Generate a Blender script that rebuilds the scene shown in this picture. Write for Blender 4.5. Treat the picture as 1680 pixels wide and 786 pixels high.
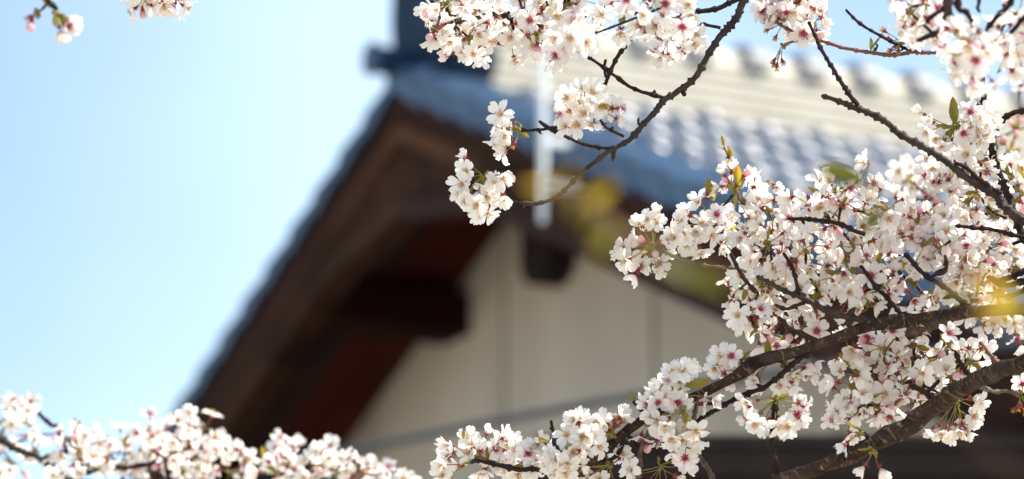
import bpy, math, random
from mathutils import Vector, Matrix, noise
from mathutils.kdtree import KDTree

for o in list(bpy.data.objects):
    bpy.data.objects.remove(o)
SC = bpy.context.scene
COL = SC.collection
rnd = random.Random(7)

# ------------------------------------------------------------------ camera
LENS, PITCH, DFOC = 135.0, math.radians(14.2), 5.1
FPX = 1680 * LENS / 36.0
CAM = Vector((0, 0, 1.6))
RT = Vector((1, 0, 0))
FW = Vector((0, math.cos(PITCH), math.sin(PITCH)))
UP = Vector((0, -math.sin(PITCH), math.cos(PITCH)))
cd = bpy.data.cameras.new('camera')
cam = bpy.data.objects.new('camera', cd)
COL.objects.link(cam)
cam.location = CAM
cam.rotation_euler = (math.pi / 2 + PITCH, 0, 0)
cd.lens = LENS
cd.sensor_width = 36
cd.clip_start = 0.1
cd.clip_end = 3000
cd.dof.use_dof = True
cd.dof.focus_distance = DFOC
cd.dof.aperture_fstop = 3.5
SC.camera = cam

# ------------------------------------------------------------------ light
SUN_EL = math.radians(50)
SUN_H = Vector((0.95, 0.06, 0)).normalized()
SUN_D = (SUN_H * math.cos(SUN_EL) + Vector((0, 0, math.sin(SUN_EL)))).normalized()
w = bpy.data.worlds.new('World')
SC.world = w
w.use_nodes = True
nt = w.node_tree
sky = nt.nodes.new('ShaderNodeTexSky')
sky.sky_type = 'NISHITA'
sky.sun_disc = False
sky.sun_elevation = SUN_EL
sky.sun_rotation = math.atan2(SUN_H.x, SUN_H.y)
sky.air_density = 1.0
sky.dust_density = 0.7
sky.ozone_density = 0.1
bg = nt.nodes['Background']
bg.inputs['Strength'].default_value = 0.103
# a thin veil of high cloud, fixed to the sky's own directions
wtc = nt.nodes.new('ShaderNodeTexCoord')
wnz = nt.nodes.new('ShaderNodeTexNoise')
wmp = nt.nodes.new('ShaderNodeMapping')
wmp.inputs['Location'].default_value = (58.09, 20.71, 0.1)
wmp.inputs['Scale'].default_value = (1, 1, 1.2)
wnz.inputs['Scale'].default_value = 4.5
wnz.inputs['Detail'].default_value = 2
wnz.inputs['Roughness'].default_value = 0.4
nt.links.new(wtc.outputs['Generated'], wmp.inputs['Vector'])
nt.links.new(wmp.outputs[0], wnz.inputs['Vector'])
wmr = nt.nodes.new('ShaderNodeMapRange')
wmr.interpolation_type = 'SMOOTHSTEP'
wmr.inputs['From Min'].default_value = 0.38
wmr.inputs['From Max'].default_value = 0.66
wmr.inputs['To Min'].default_value = 0.03
wmr.inputs['To Max'].default_value = 0.33
nt.links.new(wnz.outputs['Fac'], wmr.inputs['Value'])
wmx = nt.nodes.new('ShaderNodeMixRGB')
wmx.inputs['Color2'].default_value = (6.6, 8.2, 8.7, 1)
nt.links.new(wmr.outputs[0], wmx.inputs['Fac'])
nt.links.new(sky.outputs[0], wmx.inputs['Color1'])
nt.links.new(wmx.outputs[0], bg.inputs['Color'])
ld = bpy.data.lights.new('sun', 'SUN')
ld.energy = 4.8
ld.angle = math.radians(0.53)
ld.color = (1.0, 0.94, 0.83)
sun = bpy.data.objects.new('sun', ld)
COL.objects.link(sun)
sun.rotation_euler = SUN_D.to_track_quat('Z', 'Y').to_euler()
vs = SC.view_settings
vs.view_transform = 'Standard'
vs.look = 'None'
vs.exposure = 1.18
vs.gamma = 1
vs.use_curve_mapping = False
SC.cycles.use_denoising = True
SC.cycles.max_bounces = 10
SC.cycles.diffuse_bounces = 5
SC.cycles.transmission_bounces = 8
SC.cycles.sample_clamp_indirect = 8

# ------------------------------------------------------------------ helpers
def P(x, y, d):
    """point at depth d metres along the lens axis that a ray through (x, y) meets"""
    return CAM + (RT * ((x - 840) / FPX) + UP * ((393 - y) / FPX) + FW) * d

def link(o):
    COL.objects.link(o)
    return o

def make_mesh(name, verts, faces, mats, mi=None, smooth=False, attr=None):
    me = bpy.data.meshes.new(name)
    me.from_pydata([tuple(v) for v in verts], [], faces)
    for m in mats:
        me.materials.append(m)
    if mi:
        me.polygons.foreach_set('material_index', mi)
    if smooth:
        me.polygons.foreach_set('use_smooth', [True] * len(faces))
    if attr:
        a = me.attributes.new('petal_t', 'FLOAT', 'POINT')
        a.data.foreach_set('value', attr)
    me.update()
    return me

class MB:
    def __init__(s):
        s.v, s.f, s.m, s.t = [], [], [], []
    def add(s, vs_, fs_, m=0, t=None):
        k = len(s.v)
        s.v += [Vector(q) for q in vs_]
        s.f += [tuple(i + k for i in q) for q in fs_]
        s.m += [m] * len(fs_)
        s.t += list(t) if t else [1.0] * len(vs_)
    def box(s, lo, hi, m=0, fn=None):
        q = [(x, y, z) for x in (lo[0], hi[0]) for y in (lo[1], hi[1]) for z in (lo[2], hi[2])]
        if fn:
            q = [fn(*p) for p in q]
        s.add(q, [(0, 1, 3, 2), (4, 6, 7, 5), (0, 4, 5, 1), (2, 3, 7, 6), (0, 2, 6, 4), (1, 5, 7, 3)], m)
    def tube(s, pts, rad, n=6, m=0, cap=True, jit=0.0):
        vs_, fs_ = [], []
        T = None
        nx = None
        for i, p in enumerate(pts):
            a = pts[max(0, i - 1)]
            b = pts[min(len(pts) - 1, i + 1)]
            T = (b - a).normalized()
            if nx is None:
                nx = T.orthogonal().normalized()
            nx = (nx - T * nx.dot(T))
            nx = nx.normalized() if nx.length > 1e-9 else T.orthogonal().normalized()
            ny = T.cross(nx)
            for k in range(n):
                ang = 2 * math.pi * k / n
                rr = rad[i]
                if jit:
                    rr *= 1 + jit * rnd.uniform(-1, 1)
                vs_.append(p + (nx * math.cos(ang) + ny * math.sin(ang)) * rr)
        for i in range(len(pts) - 1):
            for k in range(n):
                k2 = (k + 1) % n
                fs_.append((i * n + k, i * n + k2, (i + 1) * n + k2, (i + 1) * n + k))
        if cap:
            fs_.append(tuple(range(n - 1, -1, -1)))
            fs_.append(tuple(range((len(pts) - 1) * n, len(pts) * n)))
        s.add(vs_, fs_, m)
    def mesh(s, name, mats, smooth=False, attr=False):
        return make_mesh(name, s.v, s.f, mats, s.m, smooth, s.t if attr else None)
    def obj(s, name, mats, parent=None, smooth=False, attr=False):
        o = link(bpy.data.objects.new(name, s.mesh(name, mats, smooth, attr)))
        if parent:
            o.parent = parent
            o.matrix_parent_inverse = Matrix.Identity(4)
            pm = world_of(parent)
            o.matrix_local = pm.inverted()
        return o

WORLD = {}
def world_of(o):
    return WORLD.get(o.name, Matrix.Identity(4))

def empty(name, loc, label, cat, group=None):
    o = link(bpy.data.objects.new(name, None))
    o.empty_display_size = 0.1
    o.location = loc
    WORLD[o.name] = Matrix.Translation(loc)
    tag(o, label, cat, group)
    return o

def tag(o, label=None, cat=None, group=None, kind=None):
    if label: o['label'] = label
    if cat: o['category'] = cat
    if group: o['group'] = group
    if kind: o['kind'] = kind
    return o

def nodes(name):
    m = bpy.data.materials.new(name)
    m.use_nodes = True
    n = m.node_tree
    return m, n, n.nodes['Principled BSDF']

def basic(name, col, rough=0.6, spec=0.4, var=0.0, scale=8.0, col2=None, bump=0.0, bscale=40.0, stretch=None, metal=0.0, obj_space=True):
    m, n, b = nodes(name)
    b.inputs['Roughness'].default_value = rough
    b.inputs['Specular IOR Level'].default_value = spec
    b.inputs['Metallic'].default_value = metal
    tc = n.nodes.new('ShaderNodeTexCoord')
    src = tc.outputs['Object']
    if stretch:
        mp = n.nodes.new('ShaderNodeMapping')
        mp.inputs['Scale'].default_value = stretch
        n.links.new(src, mp.inputs['Vector'])
        src = mp.outputs[0]
    nz = n.nodes.new('ShaderNodeTexNoise')
    nz.inputs['Scale'].default_value = scale
    nz.inputs['Detail'].default_value = 6
    nz.inputs['Roughness'].default_value = 0.6
    n.links.new(src, nz.inputs['Vector'])
    cr = n.nodes.new('ShaderNodeValToRGB')
    c2 = col2 or tuple(c * (1 - var) for c in col)
    cr.color_ramp.elements[0].position = 0.32
    cr.color_ramp.elements[1].position = 0.68
    cr.color_ramp.elements[0].color = (*c2, 1)
    cr.color_ramp.elements[1].color = (*col, 1)
    n.links.new(nz.outputs['Fac'], cr.inputs['Fac'])
    n.links.new(cr.outputs[0], b.inputs['Base Color'])
    if bump:
        nb = n.nodes.new('ShaderNodeTexNoise')
        nb.inputs['Scale'].default_value = bscale
        nb.inputs['Detail'].default_value = 8
        n.links.new(src, nb.inputs['Vector'])
        bp = n.nodes.new('ShaderNodeBump')
        bp.inputs['Strength'].default_value = bump
        bp.inputs['Distance'].default_value = 0.004
        n.links.new(nb.outputs['Fac'], bp.inputs['Height'])
        n.links.new(bp.outputs[0], b.inputs['Normal'])
    return m

def thin_leafy(name, stops, trans=0.5, tcol=(1, 1, 1), rough=0.5):
    """thin plant tissue: reflects on the lit side and lets light through; the pigment runs from base to tip"""
    m = bpy.data.materials.new(name)
    m.use_nodes = True
    n = m.node_tree
    n.nodes.remove(n.nodes['Principled BSDF'])
    out = n.nodes['Material Output']
    at = n.nodes.new('ShaderNodeAttribute')
    at.attribute_name = 'petal_t'
    cr = n.nodes.new('ShaderNodeValToRGB')
    e = cr.color_ramp.elements
    while len(e) < len(stops):
        e.new(0.5)
    for i, (p, c) in enumerate(stops):
        e[i].position = p
        e[i].color = (*c, 1)
    n.links.new(at.outputs['Fac'], cr.inputs['Fac'])
    oi = n.nodes.new('ShaderNodeObjectInfo')
    hv = n.nodes.new('ShaderNodeHueSaturation')
    mr = n.nodes.new('ShaderNodeMapRange')
    mr.inputs['To Min'].default_value = 0.92
    mr.inputs['To Max'].default_value = 1.04
    n.links.new(oi.outputs['Random'], mr.inputs['Value'])
    n.links.new(mr.outputs[0], hv.inputs['Value'])
    n.links.new(cr.outputs[0], hv.inputs['Color'])
    d = n.nodes.new('ShaderNodeBsdfDiffuse')
    t = n.nodes.new('ShaderNodeBsdfTranslucent')
    mx = n.nodes.new('ShaderNodeMixRGB')
    mx.blend_type = 'MULTIPLY'
    mx.inputs['Fac'].default_value = 1
    mx.inputs['Color2'].default_value = (*tcol, 1)
    n.links.new(hv.outputs[0], d.inputs['Color'])
    n.links.new(hv.outputs[0], mx.inputs['Color1'])
    n.links.new(mx.outputs[0], t.inputs['Color'])
    ms = n.nodes.new('ShaderNodeMixShader')
    ms.inputs['Fac'].default_value = trans
    n.links.new(d.outputs[0], ms.inputs[1])
    n.links.new(t.outputs[0], ms.inputs[2])
    gl = n.nodes.new('ShaderNodeBsdfGlossy')
    gl.inputs['Roughness'].default_value = rough
    m2 = n.nodes.new('ShaderNodeMixShader')
    m2.inputs['Fac'].default_value = 0.03
    n.links.new(ms.outputs[0], m2.inputs[1])
    n.links.new(gl.outputs[0], m2.inputs[2])
    n.links.new(m2.outputs[0], out.inputs['Surface'])
    return m

M = {}
WHITE = (0.93, 0.92, 0.90)
M['petal'] = thin_leafy('petal_white', [(0.0, (0.60, 0.32, 0.17)), (0.10, (0.84, 0.66, 0.56)), (0.25, WHITE), (1.0, (0.93, 0.915, 0.90))], 0.54, (1, 0.955, 0.89))
M['petal_red'] = thin_leafy('petal_red_eye', [(0.0, (0.40, 0.04, 0.09)), (0.11, (0.52, 0.09, 0.17)), (0.24, (0.86, 0.68, 0.72)), (0.40, (0.92, 0.885, 0.885)), (1.0, (0.93, 0.91, 0.90))], 0.54, (1, 0.95, 0.89))
M['bud_petal'] = thin_leafy('bud_petal', [(0.0, (0.60, 0.14, 0.22)), (0.5, (0.84, 0.45, 0.52)), (1.0, (0.88, 0.66, 0.70))], 0.4)
M['stamen'] = basic('stamen_yellow', (0.66, 0.42, 0.08), 0.7, 0.2, 0.3)
M['stamen_red'] = basic('stamen_red', (0.40, 0.09, 0.09), 0.7, 0.2, 0.3)
M['filament'] = basic('filament_white', (0.80, 0.66, 0.60), 0.7, 0.2, 0.1)
M['filament_red'] = basic('filament_red', (0.50, 0.10, 0.16), 0.7, 0.2, 0.1)
M['calyx'] = thin_leafy('calyx_red', [(0.0, (0.24, 0.05, 0.04)), (1.0, (0.30, 0.06, 0.05))], 0.25)
M['pedicel'] = thin_leafy('pedicel_green', [(0.0, (0.30, 0.34, 0.07)), (0.6, (0.30, 0.26, 0.07)), (1.0, (0.30, 0.09, 0.05))], 0.25)
M['scale'] = basic('bud_scale', (0.20, 0.22, 0.04), 0.6, 0.3, 0.0, 300, (0.22, 0.09, 0.03))
M['leaf'] = thin_leafy('young_leaf', [(0.0, (0.22, 0.24, 0.03)), (0.6, (0.26, 0.22, 0.03)), (1.0, (0.34, 0.15, 0.03))], 0.5, (1, 0.95, 0.5))
M['leaf_gold'] = thin_leafy('golden_leaf', [(0.0, (0.36, 0.34, 0.03)), (0.6, (0.42, 0.31, 0.03)), (1.0, (0.42, 0.20, 0.04))], 0.55, (1, 0.95, 0.6))
M['leaf_yellow'] = thin_leafy('yellow_leaf', [(0.0, (0.52, 0.43, 0.04)), (1.0, (0.58, 0.34, 0.04))], 0.55, (1, 0.95, 0.6))
M['leaf_green'] = thin_leafy('green_leaf', [(0.0, (0.085, 0.10, 0.012)), (1.0, (0.12, 0.12, 0.015))], 0.45, (1, 1, 0.5))
M['bark'] = basic('cherry_bark', (0.060, 0.042, 0.034), 0.7, 0.25, 0.0, 45, (0.016, 0.010, 0.008), 1.0, 160)
def barky(name, col, dark, lichen, amount):
    m = basic(name, col, 0.8, 0.12, 0.0, 55, dark, 1.0, 150)
    n = m.node_tree
    bs = n.nodes['Principled BSDF']
    src = bs.inputs['Base Color'].links[0].from_socket
    tc = n.nodes.new('ShaderNodeTexCoord')
    nz = n.nodes.new('ShaderNodeTexNoise')
    nz.inputs['Scale'].default_value = 38
    nz.inputs['Detail'].default_value = 9
    nz.inputs['Roughness'].default_value = 0.75
    n.links.new(tc.outputs['Object'], nz.inputs['Vector'])
    mr = n.nodes.new('ShaderNodeMapRange')
    mr.inputs['From Min'].default_value = amount
    mr.inputs['From Max'].default_value = amount + 0.05
    n.links.new(nz.outputs['Fac'], mr.inputs['Value'])
    mx = n.nodes.new('ShaderNodeMixRGB')
    mx.inputs['Color2'].default_value = (*lichen, 1)
    n.links.new(mr.outputs[0], mx.inputs['Fac'])
    n.links.new(src, mx.inputs['Color1'])
    # lenticels: short pale dashes that run round the bough
    at = n.nodes.new('ShaderNodeAttribute')
    at.attribute_name = 'petal_t'
    sc = n.nodes.new('ShaderNodeVectorMath')
    sc.operation = 'MULTIPLY_ADD'
    cx = n.nodes.new('ShaderNodeCombineXYZ')
    ml = n.nodes.new('ShaderNodeMath')
    ml.operation = 'MULTIPLY'
    ml.inputs[1].default_value = 270
    n.links.new(at.outputs['Fac'], ml.inputs[0])
    n.links.new(ml.outputs[0], cx.inputs[0])
    sc.inputs[1].default_value = (60, 85, 85)
    n.links.new(tc.outputs['Object'], sc.inputs[0])
    n.links.new(cx.outputs[0], sc.inputs[2])
    ln = n.nodes.new('ShaderNodeTexNoise')
    ln.inputs['Scale'].default_value = 1.0
    ln.inputs['Detail'].default_value = 2
    n.links.new(sc.outputs[0], ln.inputs['Vector'])
    lr = n.nodes.new('ShaderNodeMapRange')
    lr.inputs['From Min'].default_value = 0.60
    lr.inputs['From Max'].default_value = 0.66
    lr.inputs['To Max'].default_value = 0.75
    n.links.new(ln.outputs['Fac'], lr.inputs['Value'])
    m3 = n.nodes.new('ShaderNodeMixRGB')
    m3.inputs['Color2'].default_value = (0.17, 0.115, 0.075, 1)
    n.links.new(lr.outputs[0], m3.inputs['Fac'])
    n.links.new(mx.outputs[0], m3.inputs['Color1'])
    n.links.new(m3.outputs[0], bs.inputs['Base Color'])
    bp = n.nodes.new('ShaderNodeBump')
    bp.inputs['Strength'].default_value = 0.5
    bp.inputs['Distance'].default_value = 0.003
    n.links.new(ln.outputs['Fac'], bp.inputs['Height'])
    n.links.new(bs.inputs['Normal'].links[0].from_socket, bp.inputs['Normal'])
    n.links.new(bp.outputs[0], bs.inputs['Normal'])
    return m
M['bark_lichen'] = barky('lichen_bark', (0.062, 0.040, 0.029), (0.014, 0.008, 0.006), (0.24, 0.19, 0.10), 0.61)
M['twig'] = basic('twig_bark', (0.042, 0.024, 0.019), 0.75, 0.2, 0.0, 90, (0.012, 0.006, 0.005), 1.0, 400)
M['twig_red'] = basic('red_twig_bark', (0.22, 0.085, 0.05), 0.6, 0.4, 0.0, 60, (0.10, 0.04, 0.028), 0.7, 400)
M['twig_pale'] = basic('pale_twig_bark', (0.17, 0.12, 0.08), 0.65, 0.3, 0.0, 110, (0.05, 0.034, 0.026), 0.7, 400)

# ------------------------------------------------------------------ ground
gm = basic('gravel_ground', (0.44, 0.39, 0.32), 0.95, 0.1, 0.25, 3.0, None, 0.4, 30)
b = MB()
b.add([(-600, -600, 0), (600, -600, 0), (600, 900, 0), (-600, 900, 0)], [(0, 1, 2, 3)])
tag(b.obj('ground', [gm]), kind='structure')

# ------------------------------------------------------------------ house
AL = math.radians(27.7)
RR = Vector((math.cos(AL), math.sin(AL), 0))      # along the ridge, away from the gable
GG = Vector((math.sin(AL), -math.cos(AL), 0))     # across the gable, towards the viewer's right
APEX = P(657, 150, 15.0)
TP = 0.442
def H(a, bb, c):
    return APEX + RR * a + GG * bb + Vector((0, 0, c))
HLEN, HB = 12.0, 5.3
AW = 0.72            # gable wall set back under the verge
GZ = -APEX.z

HM = {}
HM['wood'] = basic('weathered_dark_timber', (0.050, 0.021, 0.011), 0.85, 0.06, 0.0, 3.2, (0.016, 0.0075, 0.005), 0.3, 60, (1, 1, 2.2))
HM['wood_pale'] = basic('pale_brown_timber', (0.095, 0.042, 0.024), 0.85, 0.06, 0.0, 1.3, (0.016, 0.008, 0.006), 0.3, 60)
HM['soffit'] = basic('red_brown_soffit', (0.072, 0.014, 0.011), 0.85, 0.06, 0.0, 3.0, (0.040, 0.009, 0.007))
HM['strip'] = basic('purple_brown_board', (0.050, 0.026, 0.024), 0.85, 0.06, 0.0, 2.0, (0.022, 0.012, 0.011))
HM['purlin'] = basic('dark_red_purlin', (0.018, 0.006, 0.005), 0.85, 0.05, 0.4)
HM['black'] = basic('soot_black_timber', (0.016, 0.011, 0.010), 0.8, 0.2, 0.2)
HM['plaster'] = basic('stained_plaster', (0.45, 0.405, 0.345), 0.9, 0.1, 0.0, 2.4, (0.36, 0.325, 0.275), 0.15, 40, (1, 1, 0.35))
HM['batten'] = basic('plaster_joint', (0.36, 0.325, 0.28), 0.9, 0.1, 0.1)
HM['tile'] = basic('blue_grey_roof_tile', (0.070, 0.095, 0.140), 0.40, 0.6, 0.0, 5.0, (0.030, 0.050, 0.085))
HM['tile_verge'] = basic('blue_verge_tile', (0.036, 0.085, 0.165), 0.45, 0.35, 0.0, 3.0, (0.024, 0.055, 0.115))
HM['tile_dark'] = basic('navy_ridge_tile', (0.026, 0.050, 0.085), 0.8, 0.05, 0.0, 4.0, (0.014, 0.028, 0.05))
HM['ridge'] = basic('cream_ridge_plaster', (0.60, 0.57, 0.49), 0.8, 0.2, 0.0, 3.0, (0.50, 0.47, 0.40))
HM['ridge_line'] = basic('ridge_course_edge', (0.20, 0.165, 0.11), 0.8, 0.2, 0.15)
HM['knob'] = basic('grey_ridge_cap', (0.15, 0.16, 0.18), 0.5, 0.4, 0.2)

base = H(5, 0, GZ)
house = empty('house', base, 'old house with blue-grey tiled roof, dark bargeboards and pale plastered gable behind the blossoms', 'house')

def roof_c(bb):
    return -TP * abs(bb)

# plastered walls (gable polygon + sides), hollow shell of real thickness
b = MB()
WB = 4.4
def wall_prism(a0, a1):
    prof = [(-WB, GZ), (WB, GZ), (WB, roof_c(WB) - 0.11), (0, -0.11), (-WB, roof_c(WB) - 0.11)]
    v = [H(a, p[0], p[1]) for a in (a0, a1) for p in prof]
    f = [(0, 1, 2, 3, 4)[::-1], (5, 6, 7, 8, 9)] + [(i, (i + 1) % 5, 5 + (i + 1) % 5, 5 + i) for i in range(5)]
    b.add(v, f)
wall_prism(AW, AW + 0.14)
b.obj('gable_wall', [HM['plaster']], house)
b = MB()
wall_prism(HLEN - AW - 0.14, HLEN - AW)
b.obj('rear_wall', [HM['plaster']], house)
for sg in (-1, 1):
    b = MB()
    b0, b1 = sorted((sg * (WB - 0.14), sg * WB))
    b.box((AW + 0.14, b0, GZ), (HLEN - AW - 0.14, b1, roof_c(WB) - 0.12), 0, H)
    b.obj('side_wall', [HM['plaster']], house)
# slim battens over the plaster joints
for bb in (-3.2, -1.75, -0.50, 0.72, 1.98, 3.2):
    b = MB()
    b.box((AW - 0.012, bb - 0.010, GZ), (AW - 0.002, bb + 0.010, roof_c(bb) - 0.13), 0, H)
    b.obj('wall_batten', [HM['batten']], house)

# roof deck + soffit
for sg in (-1, 1):
    b = MB()
    def slab(a0, a1, o0, o1, m=0, e=HB):
        v = []
        for a in (a0, a1):
            for bb in (0, sg * e):
                for o in (o0, o1):
                    v.append(H(a, bb, roof_c(bb) - o))
        b.add(v, [(0, 1, 3, 2), (4, 6, 7, 5), (0, 4, 5, 1), (2, 3, 7, 6), (0, 2, 6, 4), (1, 5, 7, 3)], m)
    slab(0.11, HLEN, 0.002, 0.10)
    b.obj('roof_deck', [HM['soffit']], house)
    b = MB()
    slab(0.11, 0.37, 0.102, 0.15)
    b.obj('verge_board', [HM['strip']], house)
    # boards of the soffit between verge board and wall
    b = MB()
    for k in range(2):
        slab(0.385 + k * 0.17, 0.385 + k * 0.17 + 0.155, 0.102, 0.118)
    b.obj('soffit', [HM['soffit']], house)
    for aa in (0.0, HLEN - 0.10):
        b = MB()
        pts = []
        N = 28
        for i in range(N + 1):
            q = HB * i / N
            h = 0.33 + 0.17 * math.exp(-(q / 0.45) ** 2) + 0.03 * (q / HB) ** 2
            pts.append((q, h))
        v = []
        for a in (aa, aa + 0.10):
            for q, h in pts:
                v.append(H(a, sg * q, roof_c(q) + 0.0))
                v.append(H(a, sg * q, roof_c(q) - h))
        n2 = 2 * (N + 1)
        f = []
        for i in range(N):
            f.append((2 * i, 2 * i + 1, 2 * i + 3, 2 * i + 2))
            f.append((n2 + 2 * i, n2 + 2 * i + 2, n2 + 2 * i + 3, n2 + 2 * i + 1))
            f.append((2 * i, 2 * i + 2, n2 + 2 * i + 2, n2 + 2 * i))
            f.append((2 * i + 1, n2 + 2 * i + 1, n2 + 2 * i + 3, 2 * i + 3))
        f.append((0, n2, n2 + 1, 1))
        f.append((n2 - 2, n2 - 1, 2 * n2 - 1, 2 * n2 - 2))
        b.add(v, f)
        hb = b.obj('bargeboard', [HM['wood']], house)
        # worn moulding along the lower edge of the bargeboard; reflected ground light is painted into the left one's paler brown
        b = MB()
        for i in range(N):
            (q0, h0), (q1, h1) = pts[i], pts[i + 1]
            v = []
            for a in (aa - 0.018, aa - 0.002) if aa == 0 else (aa + 0.102, aa + 0.118):
                v += [H(a, sg * q0, roof_c(q0) - h0 - 0.004), H(a, sg * q0, roof_c(q0) - h0 + 0.075),
                      H(a, sg * q1, roof_c(q1) - h1 - 0.004), H(a, sg * q1, roof_c(q1) - h1 + 0.075)]
            b.add(v, [(0, 1, 3, 2), (4, 6, 7, 5), (0, 2, 6, 4), (1, 5, 7, 3)])
        for o0, o1, mt in ((0.012, 0.07, 'strip'), (0.125, 0.20, 'wood_pale')):
            b2 = MB()
            for i in range(N):
                q0, q1 = pts[i][0], pts[i + 1][0]
                v = []
                for a in (aa - 0.014, aa - 0.002) if aa == 0 else (aa + 0.102, aa + 0.114):
                    v += [H(a, sg * q0, roof_c(q0) - o1), H(a, sg * q0, roof_c(q0) - o0), H(a, sg * q1, roof_c(q1) - o1), H(a, sg * q1, roof_c(q1) - o0)]
                b2.add(v, [(0, 1, 3, 2), (4, 6, 7, 5), (0, 2, 6, 4), (1, 5, 7, 3)])
            fl = b2.obj('fillet', [HM[mt]], house)
            fl.parent = hb
            fl.matrix_local = Matrix.Identity(4)
        mo = b.obj('moulding', [HM['wood_pale'] if sg < 0 else HM['strip']], house)
        mo.parent = hb
        mo.matrix_local = Matrix.Identity(4)
# purlins under the verge, beam end at the gable top
for sg in (-1, 1):
    for q in (0.92, 2.3, 3.7):
        b = MB()
        b0, b1 = sg * q - 0.12, sg * q + 0.12
        b.box((0.12, b0, roof_c(q) - 0.33), (AW + 0.02, b1, roof_c(q) - 0.155), 0, H)
        b.obj('purlin', [HM['purlin']], house)
b = MB()
b.box((AW - 0.12, -0.135, -0.56), (AW - 0.004, 0.115, -0.20), 0, H)
b.tube([H(AW - 0.123, -0.01, -0.58), H(AW - 0.0045, -0.01, -0.58)], [0.127, 0.127], 20)
b.obj('beam_end', [HM['black']], house)

# pantile field: real S-profile and stepped courses
def tile_field(sg):
    TW, TL = 0.265, 0.235
    na = int((HLEN - 0.30) / TW)
    nb = int((HB + 0.05) / TL)
    xs = []
    prof = [(0.0, 0.012), (0.10, 0.034), (0.22, 0.045), (0.34, 0.034), (0.46, 0.010), (0.62, -0.004), (0.80, -0.004), (0.999, 0.008)]
    v, f = [], []
    cols = []
    for i in range(na):
        for u, h in prof:
            cols.append((0.16 + (i + u) * TW, h, i))
    rows = []
    for j in range(nb):
        rows.append((j * TL + 0.002, 0.0, j))
        rows.append(((j + 1) * TL - 0.020, 0.040, j))
        rows.append(((j + 1) * TL - 0.008, 0.036, j))
        rows.append(((j + 1) * TL - 0.001, 0.024, j))
    nc = len(cols)
    jit = {}
    for (q, lift, j) in rows:
        for (a, h, i) in cols:
            if (i, j) not in jit:
                jit[(i, j)] = (rnd.uniform(-0.006, 0.006), rnd.uniform(-0.006, 0.006))
            ja, jl = jit[(i, j)]
            v.append(H(a, sg * q, roof_c(q) + 0.045 + h + lift + jl + ja * (q / TL - j)))
    for r in range(len(rows) - 1):
        for c in range(nc - 1):
            q = (r * nc + c, r * nc + c + 1, (r + 1) * nc + c + 1, (r + 1) * nc + c)
            f.append(q if sg < 0 else q[::-1])
    b = MB()
    b.add(v, f)
    return b
for sg in (-1, 1):
    tile_field(sg).obj('tile_field', [HM['tile']], house)
    for aa in (0, 1):
        b = MB()
        n = int(HB / 0.235)
        for j in range(n + 1):
            q0, q1 = j * 0.235, (j + 1) * 0.235 + 0.02
            vt = 0.135 if sg > 0 else 0.095
            a0, a1 = (-0.04, 0.20) if aa == 0 else (HLEN - 0.20, HLEN + 0.05)
            v = []
            for a, top in ((a0, vt - 0.03), (a0 + 0.06, vt), (a1 - 0.06, vt), (a1, vt - 0.03)):
                v += [H(a, sg * q0, roof_c(q0) + top - 0.02), H(a, sg * q1, roof_c(q1) + top + 0.012)]
            for a in (a0, a1):
                v += [H(a, sg * q0, roof_c(q0) + 0.003), H(a, sg * q1, roof_c(q1) + 0.003 - (0.03 if a in (a0,) and aa == 0 else 0))]
            b.add(v, [(0, 2, 3, 1), (2, 4, 5, 3), (4, 6, 7, 5), (8, 0, 1, 9), (6, 10, 11, 7), (8, 10, 6, 4, 2, 0), (1, 3, 5, 7, 11, 9)])
        b.obj('verge_tiles', [HM['tile_verge']], house)

# ridge: stacked courses, round cap tiles with collars
b = MB()
z0 = 0.02
for k in range(5):
    hw_ = 0.155 - 0.012 * k
    b.box((0.22, -hw_, z0 + k * 0.052), (HLEN - 0.22, hw_, z0 + k * 0.052 + 0.036), 0, H)
    b.box((0.23, -hw_ + 0.018, z0 + k * 0.052 + 0.036), (HLEN - 0.23, hw_ - 0.018, z0 + (k + 1) * 0.052), 1, H)
rc = b.obj('ridge_course', [HM['ridge'], HM['ridge_line']], house)
top = z0 + 5 * 0.052
def half_round(b, a0, a1, r, c0, m=0, n=10):
    v = []
    for a in (a0, a1):
        for i in range(n + 1):
            t = math.pi * i / n
            v.append(H(a, -math.cos(t) * r, c0 + math.sin(t) * r))
    f = [(i, i + 1, n + 2 + i, n + 1 + i) for i in range(n)]
    f += [tuple(range(n, -1, -1)), tuple(range(n + 1, 2 * n + 2)), (0, n + 1, 2 * n + 1, n)]
    b.add(v, f, m)
b = MB()
a = 0.24
kpos = []
while a < HLEN - 0.5:
    half_round(b, a, a + 0.255, 0.085, top)
    kpos.append(a + 0.262)
    a += 0.27
b.obj('ridge_cap', [HM['ridge']], house)
b = MB()
for a in kpos:
    half_round(b, a - 0.045, a + 0.045, 0.125, top + 0.004)
b.obj('ridge_collar', [HM['knob']], house)

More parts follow.
